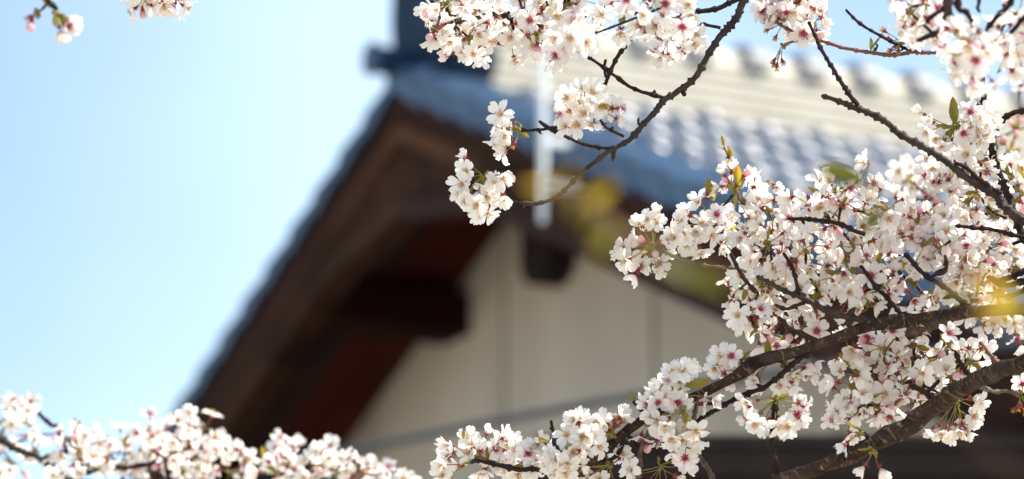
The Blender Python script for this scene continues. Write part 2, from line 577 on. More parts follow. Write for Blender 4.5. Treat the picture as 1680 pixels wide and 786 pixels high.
# demon-face end tile: generic shield with curled feet and a round boss
def profile_plate(b, prof, a0, a1, m=0):
    n = len(prof)
    v = [H(a, p[0], p[1]) for a in (a0, a1) for p in prof]
    f = [tuple(range(n)), tuple(range(2 * n - 1, n - 1, -1))] + [(i, n + i, n + (i + 1) % n, (i + 1) % n) for i in range(n)]
    b.add(v, f, m)
for (a0, a1, da) in ((0.10, 0.24, -1), (HLEN - 0.20, HLEN - 0.06, 1)):
    b = MB()
    half = [(0.30, -0.02), (0.36, 0.03), (0.37, 0.10), (0.31, 0.15), (0.28, 0.14), (0.275, 0.22), (0.30, 0.36), (0.28, 0.52), (0.22, 0.68), (0.10, 0.78)]
    prof = half + [(-x, y) for x, y in half[::-1]]
    profile_plate(b, prof, a0, a1)
    et = b.obj('ridge_end_tile', [HM['tile_dark']], house)
    b = MB()
    fa = a0 if da < 0 else a1
    pts = [(q * 0.72, 0.08 + r_ * 0.8) for q, r_ in half]
    profile_plate(b, pts + [(-x, y) for x, y in pts[::-1]], min(fa, fa + da * 0.04), max(fa, fa + da * 0.04))
    relief = b.obj('raised_face', [HM['tile_dark']], house)
    relief.parent = et
    relief.matrix_local = Matrix.Identity(4)
    b = MB()
    e0, e1 = (fa + da * 0.24, fa)
    b.tube([H(e0, 0, 0.115), H(e0 - da * 0.02, 0, 0.115), H(e0 - da * 0.021, 0, 0.115), H(e1, 0, 0.115)], [0.066, 0.07, 0.058, 0.058], 16)
    b.obj('round_end_tile', [HM['tile_dark'] if da > 0 else HM['tile_verge']], house, True)

# ------------------------------------------------------------------ white mast on the bargeboard, cable, shed
mast = empty('white_mast', H(-0.15, 1.46, -1.0), 'thin white pole fixed upright to the dark bargeboard beside the hanging twig', 'pole')
mp = basic('white_painted_steel', (0.80, 0.84, 0.86), 0.4, 0.5, 0.05)
b = MB()
p0 = H(-0.15, 1.46, -0.88)
b.tube([p0, p0 + Vector((0, 0, 0.004)), p0 + Vector((0, 0, 1.02))], [0.012, 0.0145, 0.0145], 14)
b.obj('pole', [mp], mast)
b = MB()
b.tube([p0 + Vector((0, 0, 1.02)), p0 + Vector((0, 0, 1.04))], [0.019, 0.014], 14)
b.obj('cap', [mp], mast)
for dz in (0.14, 0.30):
    b = MB()
    q = p0 + Vector((0, 0, dz))
    b.box((-0.13, -0.012, -0.015), (0.0, 0.012, 0.015), 0, lambda x, y, z, q=q: q + RR * (x + 0.15) + GG * y + Vector((0, 0, z)))
    b.obj('bracket', [mp], mast)

b = MB()
pts = []
for i in range(41):
    t = i / 40
    x = 430 + t * 1650
    y = 766 - 0.222 * (x - 560) + 0.000055 * (x - 560) ** 2 + 0
    pts.append(P(x, y - 22, 12.6 - 3.2 * t))
b.tube(pts, [0.013] * 41, 6)
cab = b.obj('overhead_cable', [basic('cable_grey', (0.06, 0.065, 0.075), 0.6, 0.3, 0.1)])
tag(cab, 'thin grey cable slanting across the pale plastered gable wall', 'cable')

shed_c = P(1500, 760, 9.2)
shed = empty('timber_shed', (shed_c.x, shed_c.y, 0), 'dark plank shed showing only its top edge below the gable, at the frame bottom', 'shed')
sm = basic('tarred_planks', (0.030, 0.020, 0.018), 0.8, 0.2, 0.0, 6.0, (0.014, 0.010, 0.009), 0.3, 30, (1, 1, 0.1))
xL, xR = P(975, 738, 9.2).x, P(2200, 738, 9.2).x
zt = P(1300, 738, 9.2).z
yF = P(1300, 738, 9.2).y
b = MB()
x = xL
while x < xR:
    b.box((x + 0.003, yF + rnd.uniform(0, 0.006), 0), (x + 0.177, yF + 0.03, zt - 0.09))
    x += 0.18
b.obj('plank_wall', [sm], shed)
b = MB()
b.box((xL, yF + 0.034, 0), (xR, yF + 1.6, zt - 0.10))
b.obj('side_wall', [sm], shed)
b = MB()
b.box((xL - 0.12, yF - 0.16, zt - 0.088), (xR + 0.1, yF + 1.8, zt - 0.03))
b.box((xL - 0.14, yF - 0.18, zt - 0.028), (xR + 0.12, yF + 1.82, zt))
b.obj('roof', [basic('shed_roof_board', (0.030, 0.024, 0.022), 0.8, 0.1, 0.3)], shed)

# ------------------------------------------------------------------ blossoms
def petal(mb, phi, L, W, cup, lift, m, twist, rs):
    NU, NV = 6, 6
    v, t = [], []
    ca, sa = math.cos(phi), math.sin(phi)
    ruff = rs.uniform(0, 6.28)
    for j in range(NV + 1):
        s_ = j / NV
        wv = W * (0.20 + 0.80 * math.sin(math.pi * min(1, 0.5 * (s_ / 0.64) if s_ < 0.64 else 0.5 + (s_ - 0.64) * 0.80)) ** 1.25)
        for i in range(NU + 1):
            u = -1 + 2 * i / NU
            notch = 0.17 * max(0, 1 - abs(u) * 2.2) + 0.10 * u * u
            r = 0.0012 + L * s_ * (1 - notch * s_ ** 4)
            x = wv * 0.5 * u
            ang = lift + cup * s_
            h = math.sin(ang) * r * 0.9 + 0.0030 * u * u * math.sin(math.pi * s_) + 0.0010 * math.sin(ruff + u * 4 + s_ * 7) * s_ * s_
            rad = math.cos(ang) * r
            h += twist * u * s_ * 0.003
            v.append((ca * rad - sa * x, sa * rad + ca * x, h))
            t.append(s_)
    f = []
    for j in range(NV):
        for i in range(NU):
            k = j * (NU + 1) + i
            f.append((k, k + 1, k + NU + 2, k + NU + 1))
    mb.add(v, f, m, t)

def flower_mesh(seed, red, cup, lift, size=1.0, drop=None):
    rs = random.Random(seed)
    mb = MB()
    for k in range(5):
        if drop == k:
            continue
        petal(mb, 2 * math.pi * k / 5 + rs.uniform(-0.12, 0.12), 0.0200 * rs.uniform(0.92, 1.06) * size, 0.0146 * rs.uniform(0.92, 1.08) * size,
              cup + rs.uniform(-0.35, 0.3), lift + rs.uniform(-0.18, 0.2), 0, rs.uniform(-1, 1), rs)
    ns = 15
    for k in range(ns):
        an = 2 * math.pi * k / ns + rs.uniform(-0.2, 0.2)
        el = rs.uniform(0.75, 1.45)
        ln = rs.uniform(0.0055, 0.0095) * size
        d = Vector((math.cos(an) * math.cos(el), math.sin(an) * math.cos(el), math.sin(el)))
        p0_ = d * 0.0012
        p1 = d * ln
        mb.tube([p0_, p1], [0.00028, 0.0002], 3, 1, False)
        q = p1
        e = 0.00105 * size
        mb.add([q + Vector((e, 0, 0)), q - Vector((e, 0, 0)), q + Vector((0, e, 0)), q - Vector((0, e, 0)), q + Vector((0, 0, e)), q - Vector((0, 0, e))],
               [(0, 2, 4), (2, 1, 4), (1, 3, 4), (3, 0, 4), (2, 0, 5), (1, 2, 5), (3, 1, 5), (0, 3, 5)], 2)
    # calyx tube and five sepals
    mb.tube([Vector((0, 0, -0.0072)), Vector((0, 0, -0.0045)), Vector((0, 0, -0.0005))], [0.0010, 0.0019, 0.0023], 6, 3)
    for k in range(5):
        an = 2 * math.pi * (k + 0.5) / 5 + rs.uniform(-0.1, 0.1)
        c, s_ = math.cos(an), math.sin(an)
        l = 0.0068
        dn = rs.uniform(-0.004, -0.001)
        mb.add([(c * 0.0018 - s_ * 0.0014, s_ * 0.0018 + c * 0.0014, -0.0012), (c * 0.0018 + s_ * 0.0014, s_ * 0.0018 - c * 0.0014, -0.0012),
                (c * l * 0.6 + s_ * 0.0013, s_ * l * 0.6 - c * 0.0013, -0.0016 + dn * 0.4), (c * l, s_ * l, -0.0014 + dn), (c * l * 0.6 - s_ * 0.0013, s_ * l * 0.6 + c * 0.0013, -0.0016 + dn * 0.4)],
               [(0, 1, 2, 3, 4)], 3)
    mats = [M['petal_red'], M['filament_red'], M['stamen_red'], M['calyx']] if red else [M['petal'], M['filament'], M['stamen'], M['calyx']]
    return mb.mesh('blossom', mats, True, True)

OPEN = [flower_mesh(i, False, c, l) for i, (c, l) in enumerate([(0.15, 0.15), (0.25, 0.3), (0.05, 0.2), (0.35, 0.45), (0.2, 0.1), (0.2, 0.55), (-0.2, 0.3)])]
REDS = [flower_mesh(20 + i, True, c, l) for i, (c, l) in enumerate([(0.05, 0.1), (0.2, 0.25), (-0.1, 0.2), (0.15, 0.4), (-0.3, 0.2)])]
CUPS = [flower_mesh(40 + i, i == 2, c, l) for i, (c, l) in enumerate([(0.25, 0.75), (0.15, 0.95), (0.3, 0.6)])]
DROP = [flower_mesh(60 + i, True, 0.1, 0.3, 1.0, i) for i in range(2)]

def bud_mesh(seed):
    mb = MB()
    n = 7
    pts = [Vector((0, 0, z)) for z in (-0.006, -0.002, 0.001, 0.005, 0.009, 0.012, 0.0135)]
    rad = [0.0010, 0.0020, 0.0030, 0.0052, 0.0056, 0.0036, 0.0008]
    k = len(mb.v)
    mb.tube(pts, rad, 8, 0)
    mb.t = [min(1, max(0, (p.z) / 0.012)) for p in mb.v]
    mb.tube([Vector((0, 0, -0.0072)), Vector((0, 0, -0.003)), Vector((0, 0, 0.0008))], [0.0011, 0.0022, 0.0036], 6, 1)
    return mb.mesh('flower_bud', [M['bud_petal'], M['calyx']], True, True)
BUD = bud_mesh(1)
HALF = [flower_mesh(80 + i, i == 1, 0.1, 1.15, 0.9) for i in range(3)]

def leaf_mesh(mat, L=0.022, W=0.009, fold=0.6, curl=0.5, seed=0):
    rs = random.Random(seed)
    mb = MB()
    n = 7
    v, t = [], []
    for j in range(n + 1):
        s_ = j / n
        wd = W * 0.5 * (math.sin(math.pi * min(1, s_ * 0.92 + 0.05)) ** 0.8) if s_ < 1 else 0.0002
        bend = curl * s_ * s_ * L
        for u in (-1, -0.5, 0, 0.5, 1):
            x = wd * u * math.cos(fold)
            y = wd * abs(u) * math.sin(fold) + bend + (0.0006 * math.sin(s_ * 23 + u * 2 + seed) if abs(u) == 1 else 0)
            v.append((x, y, s_ * L))
            t.append(s_)
    f = []
    for j in range(n):
        for i in range(4):
            k = j * 5 + i
            f.append((k, k + 1, k + 6, k + 5))
    mb.add(v, f, 0, t)
    return mb.mesh('young_leaf', [mat], True, True)
LEAVES = [leaf_mesh(M['leaf'], 0.020, 0.010, 0.7, 0.3, 1), leaf_mesh(M['leaf'], 0.027, 0.011, 0.5, 0.45, 2), leaf_mesh(M['leaf'], 0.015, 0.008, 0.9, 0.2, 3)]
GOLD = [leaf_mesh(M['leaf_gold'], 0.016, 0.0085, 0.7, 0.3, 4), leaf_mesh(M['leaf_gold'], 0.021, 0.009, 0.6, 0.35, 5)]

CAMZ = -FW
def rand_unit():
    while True:
        v = Vector((rnd.uniform(-1, 1), rnd.uniform(-1, 1), rnd.uniform(-1, 1)))
        if 0.05 < v.length < 1:
            return v.normalized()
def S2W(x, y, z=0):
    """screen-like direction (x right, y down, z to the viewer) to world"""
    return RT * x - UP * y + CAMZ * z

def orient(pos, zdir, scale=1.0):
    q = zdir.normalized().to_track_quat('Z', 'Y')
    return Matrix.Translation(pos) @ q.to_matrix().to_4x4() @ Matrix.Rotation(rnd.uniform(0, 6.283), 4, 'Z') @ Matrix.Diagonal((scale, scale, scale, 1))

def child(name, mesh, parent_obj, parent_world, mat):
    o = link(bpy.data.objects.new(name, mesh))
    o.parent = parent_obj
    o.matrix_local = parent_world.inverted() @ mat
    return o

def catmull(pts, step):
    """pts: list of (Vector, radius); returns resampled centre line and radii"""
    out, rad = [], []
    n = len(pts)
    for i in range(n - 1):
        p0_, p1, p2, p3 = pts[max(0, i - 1)], pts[i], pts[i + 1], pts[min(n - 1, i + 2)]
        k = max(2, int((p2[0] - p1[0]).length / step))
        for j in range(k):
            t = j / k
            a = 0.5 * ((2 * p1[0]) + (p2[0] - p0_[0]) * t + (2 * p0_[0] - 5 * p1[0] + 4 * p2[0] - p3[0]) * t * t + (3 * p1[0] - p0_[0] - 3 * p2[0] + p3[0]) * t ** 3)
            out.append(a)
            rad.append(p1[1] + (p2[1] - p1[1]) * t)
    out.append(pts[-1][0])
    rad.append(pts[-1][1])
    return out, rad

def wood(mb, pl, d, m=0, tip=True):
    """pl: [(x, y, half width[, depth offset])]"""
    pts = []
    for q in pl:
        dd = d + (q[3] if len(q) > 3 else 0)
        pts.append((P(q[0], q[1], dd), q[2] * dd / FPX))
    big = max([q[2] for q in pl if -60 < q[0] < 1740 and -60 < q[1] < 850] or [0]) > 8.2
    c, r = catmull(pts, 0.006 if big else 0.0032)
    knobs = []
    ph = rnd.uniform(0, 100)
    swell = [(rnd.uniform(0, len(c)), rnd.uniform(0.10, 0.26), rnd.uniform(1.2, 2.6)) for _ in range(len(c) // 14)] if big else []
    nxt = rnd.randint(3, 8)
    for i in range(len(c)):
        k = noise.noise(Vector((ph + i * 0.35, 0, 0)))
        r[i] *= 1 + (0.07 if big else 0.12) * k + sum(a_ * math.exp(-((i - p_) / w_) ** 2) for p_, a_, w_ in swell)
        c[i] = c[i] + Vector((noise.noise(Vector((ph, i * 0.22, 1))), noise.noise(Vector((ph, i * 0.22, 5))), noise.noise(Vector((ph, i * 0.22, 9))))) * r[i] * 0.35
        if not big:
            c[i] = c[i] + Vector((noise.noise(Vector((ph, i * 0.07, 21))), noise.noise(Vector((ph, i * 0.07, 25))), noise.noise(Vector((ph, i * 0.07, 29))))) * r[i] * 1.1
            nxt -= 1
            if nxt <= 0:
                r[i] *= rnd.uniform(1.25, 1.75)      # leaf scars and rings along the twig
                nxt = rnd.randint(1, 6)
                if rnd.random() < 0.16 and 1 < i < len(c) - 1:
                    t = (c[min(i + 1, len(c) - 1)] - c[i - 1]).normalized()
                    sd = (rand_unit().cross(t)).normalized()
                    l = rnd.uniform(1.6, 3.2) * max(r[i], 0.0016)
                    dr = (sd + t * rnd.uniform(-0.7, 0.7)).normalized()
                    knobs.append(([c[i], c[i] + dr * l * 0.6, c[i] + dr * l], [r[i] * 0.6, r[i] * 0.62, r[i] * 0.2]))
        elif rnd.random() < 0.12:
            r[i] *= rnd.uniform(1.04, 1.12)
            if rnd.random() < 0.35 and 1 < i < len(c) - 1:
                t = (c[i + 1] - c[i - 1]).normalized()
                sd = (rand_unit().cross(t)).normalized()
                l = r[i] * rnd.uniform(1.25, 1.6)
                knobs.append(([c[i] + sd * r[i] * 0.5, c[i] + sd * l * 0.9, c[i] + sd * l], [r[i] * 0.42, r[i] * 0.32, r[i] * 0.12]))
    if tip:
        r[-1] *= 0.5
    k0 = len(mb.v)
    sides = 14 if big else 7
    mb.tube(c, r, sides, m, True, 0.05 if big else 0.09)
    run = 0.0
    for i in range(len(c)):
        if i:
            run += (c[i] - c[i - 1]).length
        for j in range(sides):
            mb.t[k0 + i * sides + j] = run
    for kp, kr in knobs:
        mb.tube(kp, kr, 5, m, True, 0.1)
    return c

class Branch:
    def __init__(s, name, d, bx, by, label, group='blossoming cherry branches', dens=1.0, fsize=1.0):
        s.dens, s.fsize = dens, fsize
        s.d = d
        s.root = empty(name, P(bx, by, d), label, 'branch', group)
        s.W = WORLD[s.root.name]
        s.line = []
    def bough(s, pl, d=None, mat='bark', name='bough'):
        mb = MB()
        s.line += wood(mb, pl, d or s.d)
        return mb.obj(name, [M[mat]], s.root, True, True)
    def twig(s, pl, d=None, mat='twig'):
        return s.bough(pl, d, mat, 'twig')
    def near(s, p):
        return min(s.line, key=lambda q: (q - p).length_squared)
    def outward(s, rows):
        """rows in the order a branch would reach them"""
        return sorted(rows, key=lambda q: (s.near(P(q[0], q[1], s.d)) - P(q[0], q[1], s.d)).length)
    def cluster(s, x, y, R=42, n=7, dd=0.0, bias=(0, 0.15, 0.55), red=0.35, cup=0.15, leaves=1, buds=0, gold=False, spur=True, fl=None, size=1.0, hub=None, spread=0.9, bare=0):
        d = s.d + dd
        k = d / FPX
        hx, hy = hub or (x, y)
        hubp = P(hx, hy, d + (0.012 if not fl else 0.0))
        spots = []
        if fl:
            for q in fl:
                fx, fy = q[0], q[1]
                fd = q[3] if len(q) > 3 else rnd.uniform(-0.016, 0.010)
                p = P(fx, fy, d + fd)
                out = (p - hubp)
                face = out.normalized() * 0.6 + CAMZ * 0.65 + rand_unit() * 0.5
                kind = q[2] if len(q) > 2 else 'o'
                if kind in 'cbsd':
                    face = out.normalized() + CAMZ * 0.15 + rand_unit() * 0.3
                if kind == 'x':       # seen from behind
                    face = out.normalized() * 0.6 - CAMZ * 0.8 + rand_unit() * 0.2
                spots.append((p, face, kind))
        else:
            bv = S2W(*bias)
            dirs = []
            n = max(2, int(n * s.dens + rnd.random()))
            for i in range(n):
                best, bs = None, -9
                for _ in range(14):
                    v = (rand_unit() * spread + bv).normalized()
                    sc_ = min([(v - q).length for q in dirs] or [2]) + rnd.uniform(0, 0.25)
                    if sc_ > bs:
                        best, bs = v, sc_
                dirs.append(best)
            for v in dirs:
                p = hubp + v * R * k * rnd.uniform(0.72, 1.12)
                face = v * 0.85 + rand_unit() * 0.75 + CAMZ * 0.08 + Vector((0, 0, -0.15))
                u = rnd.random()
                kind = 'r' if u < red * 0.5 else ('c' if u < red * 0.5 + cup else 'o')
                spots.append((p, face, kind))
            if rnd.random() < 0.25:
                buds += 1
            for i in range(buds):
                v = (rand_unit() * spread + bv).normalized()
                spots.append((hubp + v * R * k * rnd.uniform(0.6, 1.0), v, 'b'))
            for i in range(bare):
                v = (rand_unit() * spread + bv).normalized()
                spots.append((hubp + v * R * k * rnd.uniform(0.6, 0.9), v, 's'))
        mb = MB()
        if spur and s.line:
            q = s.near(hubp)
            L = (q - hubp).length
            if L > 0.004:
                mid = (q + hubp) / 2 + rand_unit() * L * 0.14 + FW * min(0.03, L * 0.5)
                c, r = catmull([(q, 0.0017), (mid, 0.0015), (hubp, 0.0020)], 0.003)
                r = [a * rnd.uniform(0.85, 1.3) for a in r]
                mb.tube(c, r, 6, 1, True)
        s.line.append(hubp)
        # bud scales at the hub
        for i in range(6):
            v = (rand_unit() + S2W(0, 0, 0.3)).normalized()
            l = rnd.uniform(0.005, 0.0095)
            mb.tube([hubp + v * 0.001, hubp + v * l * 0.6, hubp + v * l], [0.0016, 0.0026, 0.0005], 5, 2)
        for p, face, kind in spots:
            zd = face.normalized()
            e = p - zd * 0.0072
            m1 = hubp + (e - hubp) * 0.45 + (hubp - e).length * 0.10 * rand_unit() - zd * 0.004
            c, _ = catmull([(hubp, 0), (m1, 0), (e, 0)], 0.005)
            k0 = len(mb.v)
            mb.tube(c, [0.0006 + 0.00025 * i / len(c) for i in range(len(c))], 4, 0, False)
            for i in range(len(c)):
                for j in range(4):
                    mb.t[k0 + i * 4 + j] = i / max(1, len(c) - 1)
        co = mb.obj('blossom_cluster', [M['pedicel'], M['twig'], M['scale']], s.root, True, True)
        W = Matrix.Identity(4)     # cluster mesh is stored in world coordinates
        for p, face, kind in spots:
            sc_ = size * (0.94 if fl else 1.0) * s.fsize * rnd.uniform(0.90, 1.10)
            if kind == 'o': ms = rnd.choice(OPEN if rnd.random() < 0.94 else DROP)
            elif kind == 'r' or kind == 'x': ms = rnd.choice(REDS if kind == 'r' else OPEN + REDS)
            elif kind == 'c': ms = rnd.choice(CUPS + HALF)
            elif kind == 'd': ms = rnd.choice(DROP)
            elif kind == 'b':
                child('flower_bud', BUD, co, W, orient(p, face, sc_))
                continue
            elif kind == 's':
                child('spent_calyx', SPENT, co, W, orient(p, face, sc_))
                continue
            child('blossom', ms, co, W, orient(p, face, sc_))
        for i in range(leaves):
            v = (rand_unit() + S2W(0, -0.5, 0.35)).normalized()
            child('young_leaf', rnd.choice(GOLD if gold else LEAVES), co, W, orient(hubp + v * 0.003, v, rnd.uniform(0.7, 1.25)))
        return co
    def leaf(s, x, y, dx, dy, sc_=1.0, dd=0.0, mesh=None, dz=0.2):
        v = S2W(dx, dy, dz).normalized()
        return child('young_leaf', mesh or rnd.choice(LEAVES), s.root, s.W, orient(P(x, y, s.d + dd), v, sc_))

def spent_mesh():
    mb = MB()
    mb.tube([Vector((0, 0, -0.0072)), Vector((0, 0, -0.0045)), Vector((0, 0, -0.0003))], [0.0010, 0.0020, 0.0024], 6, 0)
    for k in range(5):
        an = 2 * math.pi * k / 5
        c, s_ = math.cos(an), math.sin(an)
        mb.add([(c * 0.0018 - s_ * 0.0015, s_ * 0.0018 + c * 0.0015, -0.0008), (c * 0.0018 + s_ * 0.0015, s_ * 0.0018 - c * 0.0015, -0.0008), (c * 0.0075, s_ * 0.0075, 0.002)], [(0, 1, 2)], 0)
    for k in range(8):
        an = k * 0.8
        mb.tube([Vector((0, 0, 0)), Vector((math.cos(an) * 0.003, math.sin(an) * 0.003, 0.006))], [0.0003, 0.0006], 3, 1, False)
    return mb.mesh('spent_calyx', [M['calyx'], M['stamen']], True, True)
SPENT = spent_mesh()

# ---- drooping limb at the top centre
T = Branch('cherry_branch', 5.1, 1225, -10, 'long thin branch drooping from the top centre to a white blossom tuft at its tip')
T.bough([(1900, -900, 16), (1500, -430, 11), (1320, -170, 8), (1250, -50, 6.5), (1205, 31, 6), (1178, 66, 5.5), (1147, 115, 5), (1116, 148, 5), (1092, 164, 4.8), (1063, 198, 4.5), (1032, 229, 4.2), (997, 247, 3.9), (966, 273, 3.5), (940, 300, 3.2), (915, 322, 3), (880, 333, 3), (850, 331, 3)])
T.twig([(1092, 163, 3.2), (1045, 148, 3), (1005, 122, 2.8), (975, 100, 2.6), (948, 82, 2.4)])
T.twig([(1003, 245, 3), (965, 240, 2.8), (930, 226, 2.6), (899, 209, 2.6), (884, 199, 3)])
T.twig([(920, 208, 2.4), (895, 212, 2.4), (870, 214, 2.6), (852, 212, 3.4)])
T.twig([(1024, 224, 2.6), (996, 209, 2.3), (985, 196, 2.2), (976, 182, 2.2)])
T.twig([(1115, 148, 2.8), (1121, 152, 2.6), (1124, 158, 2.6)])
T.twig([(1052, 211, 2.4), (1047, 202, 2.2), (1048, 193, 2.8)])
T.twig([(1182, 46, 3), (1150, 40, 2.6), (1114, 37, 2.6), (1098, 42, 3)])
T.twig([(1300, -40, 4.5), (1187, 9, 4.2), (1125, 20, 4), (1085, 42, 3.8), (1050, 50, 3.8), (1028, 70, 3.4), (1006, 107, 3.2), (991, 140, 3), (980, 160, 2.6)])
T.twig([(994, 128, 2.4), (991, 112, 2.2), (993, 99, 3)])
T.cluster(829, 215, fl=[(822, 188, 'o'), (840, 203, 'o'), (823, 214, 'o'), (829, 222, 'o'), (816, 232, 'o'), (832, 238, 'c'), (826, 250, 'o'), (843, 238, 's')], hub=(851, 212), leaves=2)
T.cluster(795, 312, fl=[(766, 264, 'c'), (765, 281, 'o'), (758, 302, 'o'), (757, 316, 'c'), (763, 330, 'o'), (770, 318, 'r'), (810, 300, 'o'), (823, 290, 'o'), (797, 311, 'o'), (798, 323, 'o'), (826, 322, 'o'), (781, 336, 'o'), (800, 349, 'o'), (789, 352, 'o')], hub=(793, 289), leaves=1)
T.cluster(960, 178, fl=[(930, 160, 'o'), (947, 168, 'o'), (957, 150, 'o'), (935, 182, 'o'), (960, 186, 'o'), (985, 175, 'o'), (973, 152, 'o'), (948, 205, 'o'), (972, 202, 'o'), (920, 188, 'o'), (928, 208, 'o'), (1016, 178, 'd'), (1012, 196, 'c'), (1005, 178, 'x'), (962, 168, 'o')], hub=(972, 176), leaves=1, dd=-0.03)
T.cluster(1096, 70, fl=[(1075, 78, 'd'), (1085, 92, 'c'), (1098, 92, 'o'), (1130, 64, 'o'), (1138, 72, 'o'), (1118, 82, 'o'), (1080, 62, 'x'), (1142, 56, 'o'), (1106, 58, 'o')], hub=(1098, 44), leaves=1)
for (x, y, R, n, dd, rd) in [(1062, 22, 40, 8, -0.28, .4), (1100, 10, 42, 8, -0.26, .4), (1022, 30, 32, 5, -0.15, .2), (1125, 0, 30, 4, -.05, .3)]:
    T.cluster(x, y, R, n, dd, red=rd, leaves=0)
T.cluster(935, 68, fl=[(912, 62, 'o'), (930, 76, 'r'), (936, 62, 'o'), (955, 52, 'o'), (962, 70, 'o'), (912, 90, 'r'), (945, 50, 'o'), (926, 92, 'c')], hub=(940, 66), leaves=0, dd=-0.24)

# ---- thick grey branch inside the top left mass
U = Branch('cherry_branch', 5.22, 900, 14, 'thick grey branch crossing the dense white blossom mass in front of the roof ridge end', dens=0.9, fsize=0.95)
U.bough([(1500, -560, 12), (1180, -240, 9), (980, -50, 7), (930, -4, 7), (897, 14, 6.5), (872, 22, 6), (850, 26, 6), (832, 28, 4.5), (812, 24, 4), (780, 30, 3.5), (745, 36, 3), (720, 42, 2.5)])
U.twig([(846, -20, 3.4), (848, 4, 3.4), (854, 12, 3.4), (864, 28, 3.4), (879, 40, 3.6), (897, 45, 3.8), (917, 36, 3.6), (937, 30, 3.6), (964, 22, 3.6), (988, 12, 3.8), (1010, 2, 4), (1060, -30, 5), (1150, -120, 7)])
U.twig([(859, -2, 3.6), (878, 2, 3.4), (893, 8, 3.4), (901, 13, 3)])
U.twig([(838, 30, 3.4), (841, 44, 2.6), (850, 58, 2.4)])
for (x, y, R, n) in [(732, 8, 40, 8), (750, 38, 42, 9), (770, 62, 42, 9), (768, 22, 46, 9), (810, 12, 44, 8), (800, 52, 40, 8), (752, 62, 30, 6), (830, 40, 34, 6), (736, -8, 40, 6), (785, -8, 40, 6), (850, -10, 40, 6), (716, 48, 18, 4)]:
    U.cluster(x, y, R, n, rnd.uniform(-0.1, 0.08), bias=(0, 0.35, 0.30), red=.15, cup=.3, leaves=1, buds=0)
for (x, y, R, n) in [(848, 66, 30, 6), (880, 58, 30, 6), (893, 78, 30, 6), (925, 12, 30, 6), (955, 6, 34, 6), (890, -8, 26, 4), (985, 22, 26, 5), (900, 22, 22, 3)]:
    U.cluster(x, y, R, n, rnd.uniform(-0.1, 0.04), bias=(0, 0.25, 0.4), red=.25, cup=.25, leaves=1)

# ---- orange twig with spent stalks
S = Branch('cherry_branch', 5.22, 1500, 86, 'orange-brown twig with two withered hanging flower stalks against the sky above the ridge')
S.twig([(2300, -260, 8), (1900, -60, 5.5), (1700, 70, 4.2), (1600, 86, 3.6), (1542, 85, 3.2), (1497, 86, 3.2), (1465, 91, 3.2), (1420, 85, 3.1), (1375, 75, 3), (1334, 63, 2.8), (1302, 51, 2.6), (1281, 42, 2.4), (1262, 30, 2)], mat='twig_red')
S.twig([(1312, 66, 2), (1296, 69, 1.8), (1285, 74, 2.2)], mat='twig_pale')
S.twig([(1500, 84, 2.6), (1485, 79, 2.5), (1448, 61, 2.5), (1412, 39, 2.4), (1398, 26, 2.3), (1388, 15, 2.5)])
S.twig([(1436, 85, 2), (1439, 78, 1.8), (1438, 74, 2.4)])
S.cluster(1278, 95, fl=[(1270, 106, 's'), (1284, 102, 's'), (1275, 110, 's'), (1269, 100, 's')], hub=(1285, 74), leaves=0, spur=False)
S.cluster(1284, 40, fl=[(1258, 50, 's'), (1272, 62, 's'), (1262, 36, 'd'), (1276, 30, 'x'), (1290, 20, 'x'), (1268, 14, 'c'), (1250, 18, 'x'), (1284, 4, 'o')], hub=(1284, 34), leaves=0)
for (x, y, R, n) in [(1300, 10, 40, 8), (1322, 26, 36, 7), (1335, 44, 20, 4), (1278, -6, 40, 7), (1316, -10, 36, 6)]:
    S.cluster(x, y, R, n, rnd.uniform(-0.06, 0.03), bias=(0, 0.5, 0.3), red=.4, cup=.3, leaves=0)
S.cluster(1470, 70, fl=[(1456, 62, 's'), (1466, 78, 's'), (1474, 84, 's'), (1480, 60, 'o'), (1492, 66, 'o'), (1486, 54, 'c'), (1450, 50, 's'), (1460, 84, 's'), (1500, 62, 'o')], hub=(1476, 72), leaves=1)
S.leaf(1428, 84, -0.2, -1, 0.9, 0, LEAVES[0])
S.leaf(1430, 80, 0.25, -1, 0.7, 0, LEAVES[1])

# ---- near dark branch, top right, out of focus
N = Branch('cherry_branch', 4.58, 1552, 0, 'near blurred dark branch with a big soft blossom ball in the top right corner', dens=0.8, fsize=0.97)
N.bough([(1610, -620, 14), (1590, -300, 11), (1566, -80, 9), (1554, 0, 8), (1556, 25, 7.5), (1558, 40, 7)])
N.twig([(1558, 36, 5), (1546, 48, 5), (1524, 60, 4.5), (1506, 68, 4)])
N.twig([(1558, 8, 4), (1545, 18, 4), (1532, 28, 4), (1520, 38, 4)])
N.twig([(1556, 38, 5), (1568, 46, 4), (1582, 50, 4)])
N.twig([(1610, -200, 7), (1572, -8, 4.5), (1584, 16, 4.5), (1594, 36, 4), (1598, 44, 4)])
N.twig([(1612, -180, 6), (1606, -10, 3), (1602, 10, 3), (1607, 20, 3)])
N.twig([(1720, -140, 7), (1660, -6, 4), (1638, 24, 4), (1620, 50, 4)])
N.twig([(1780, -140, 7), (1690, 14, 4), (1672, 36, 4), (1655, 56, 4)])
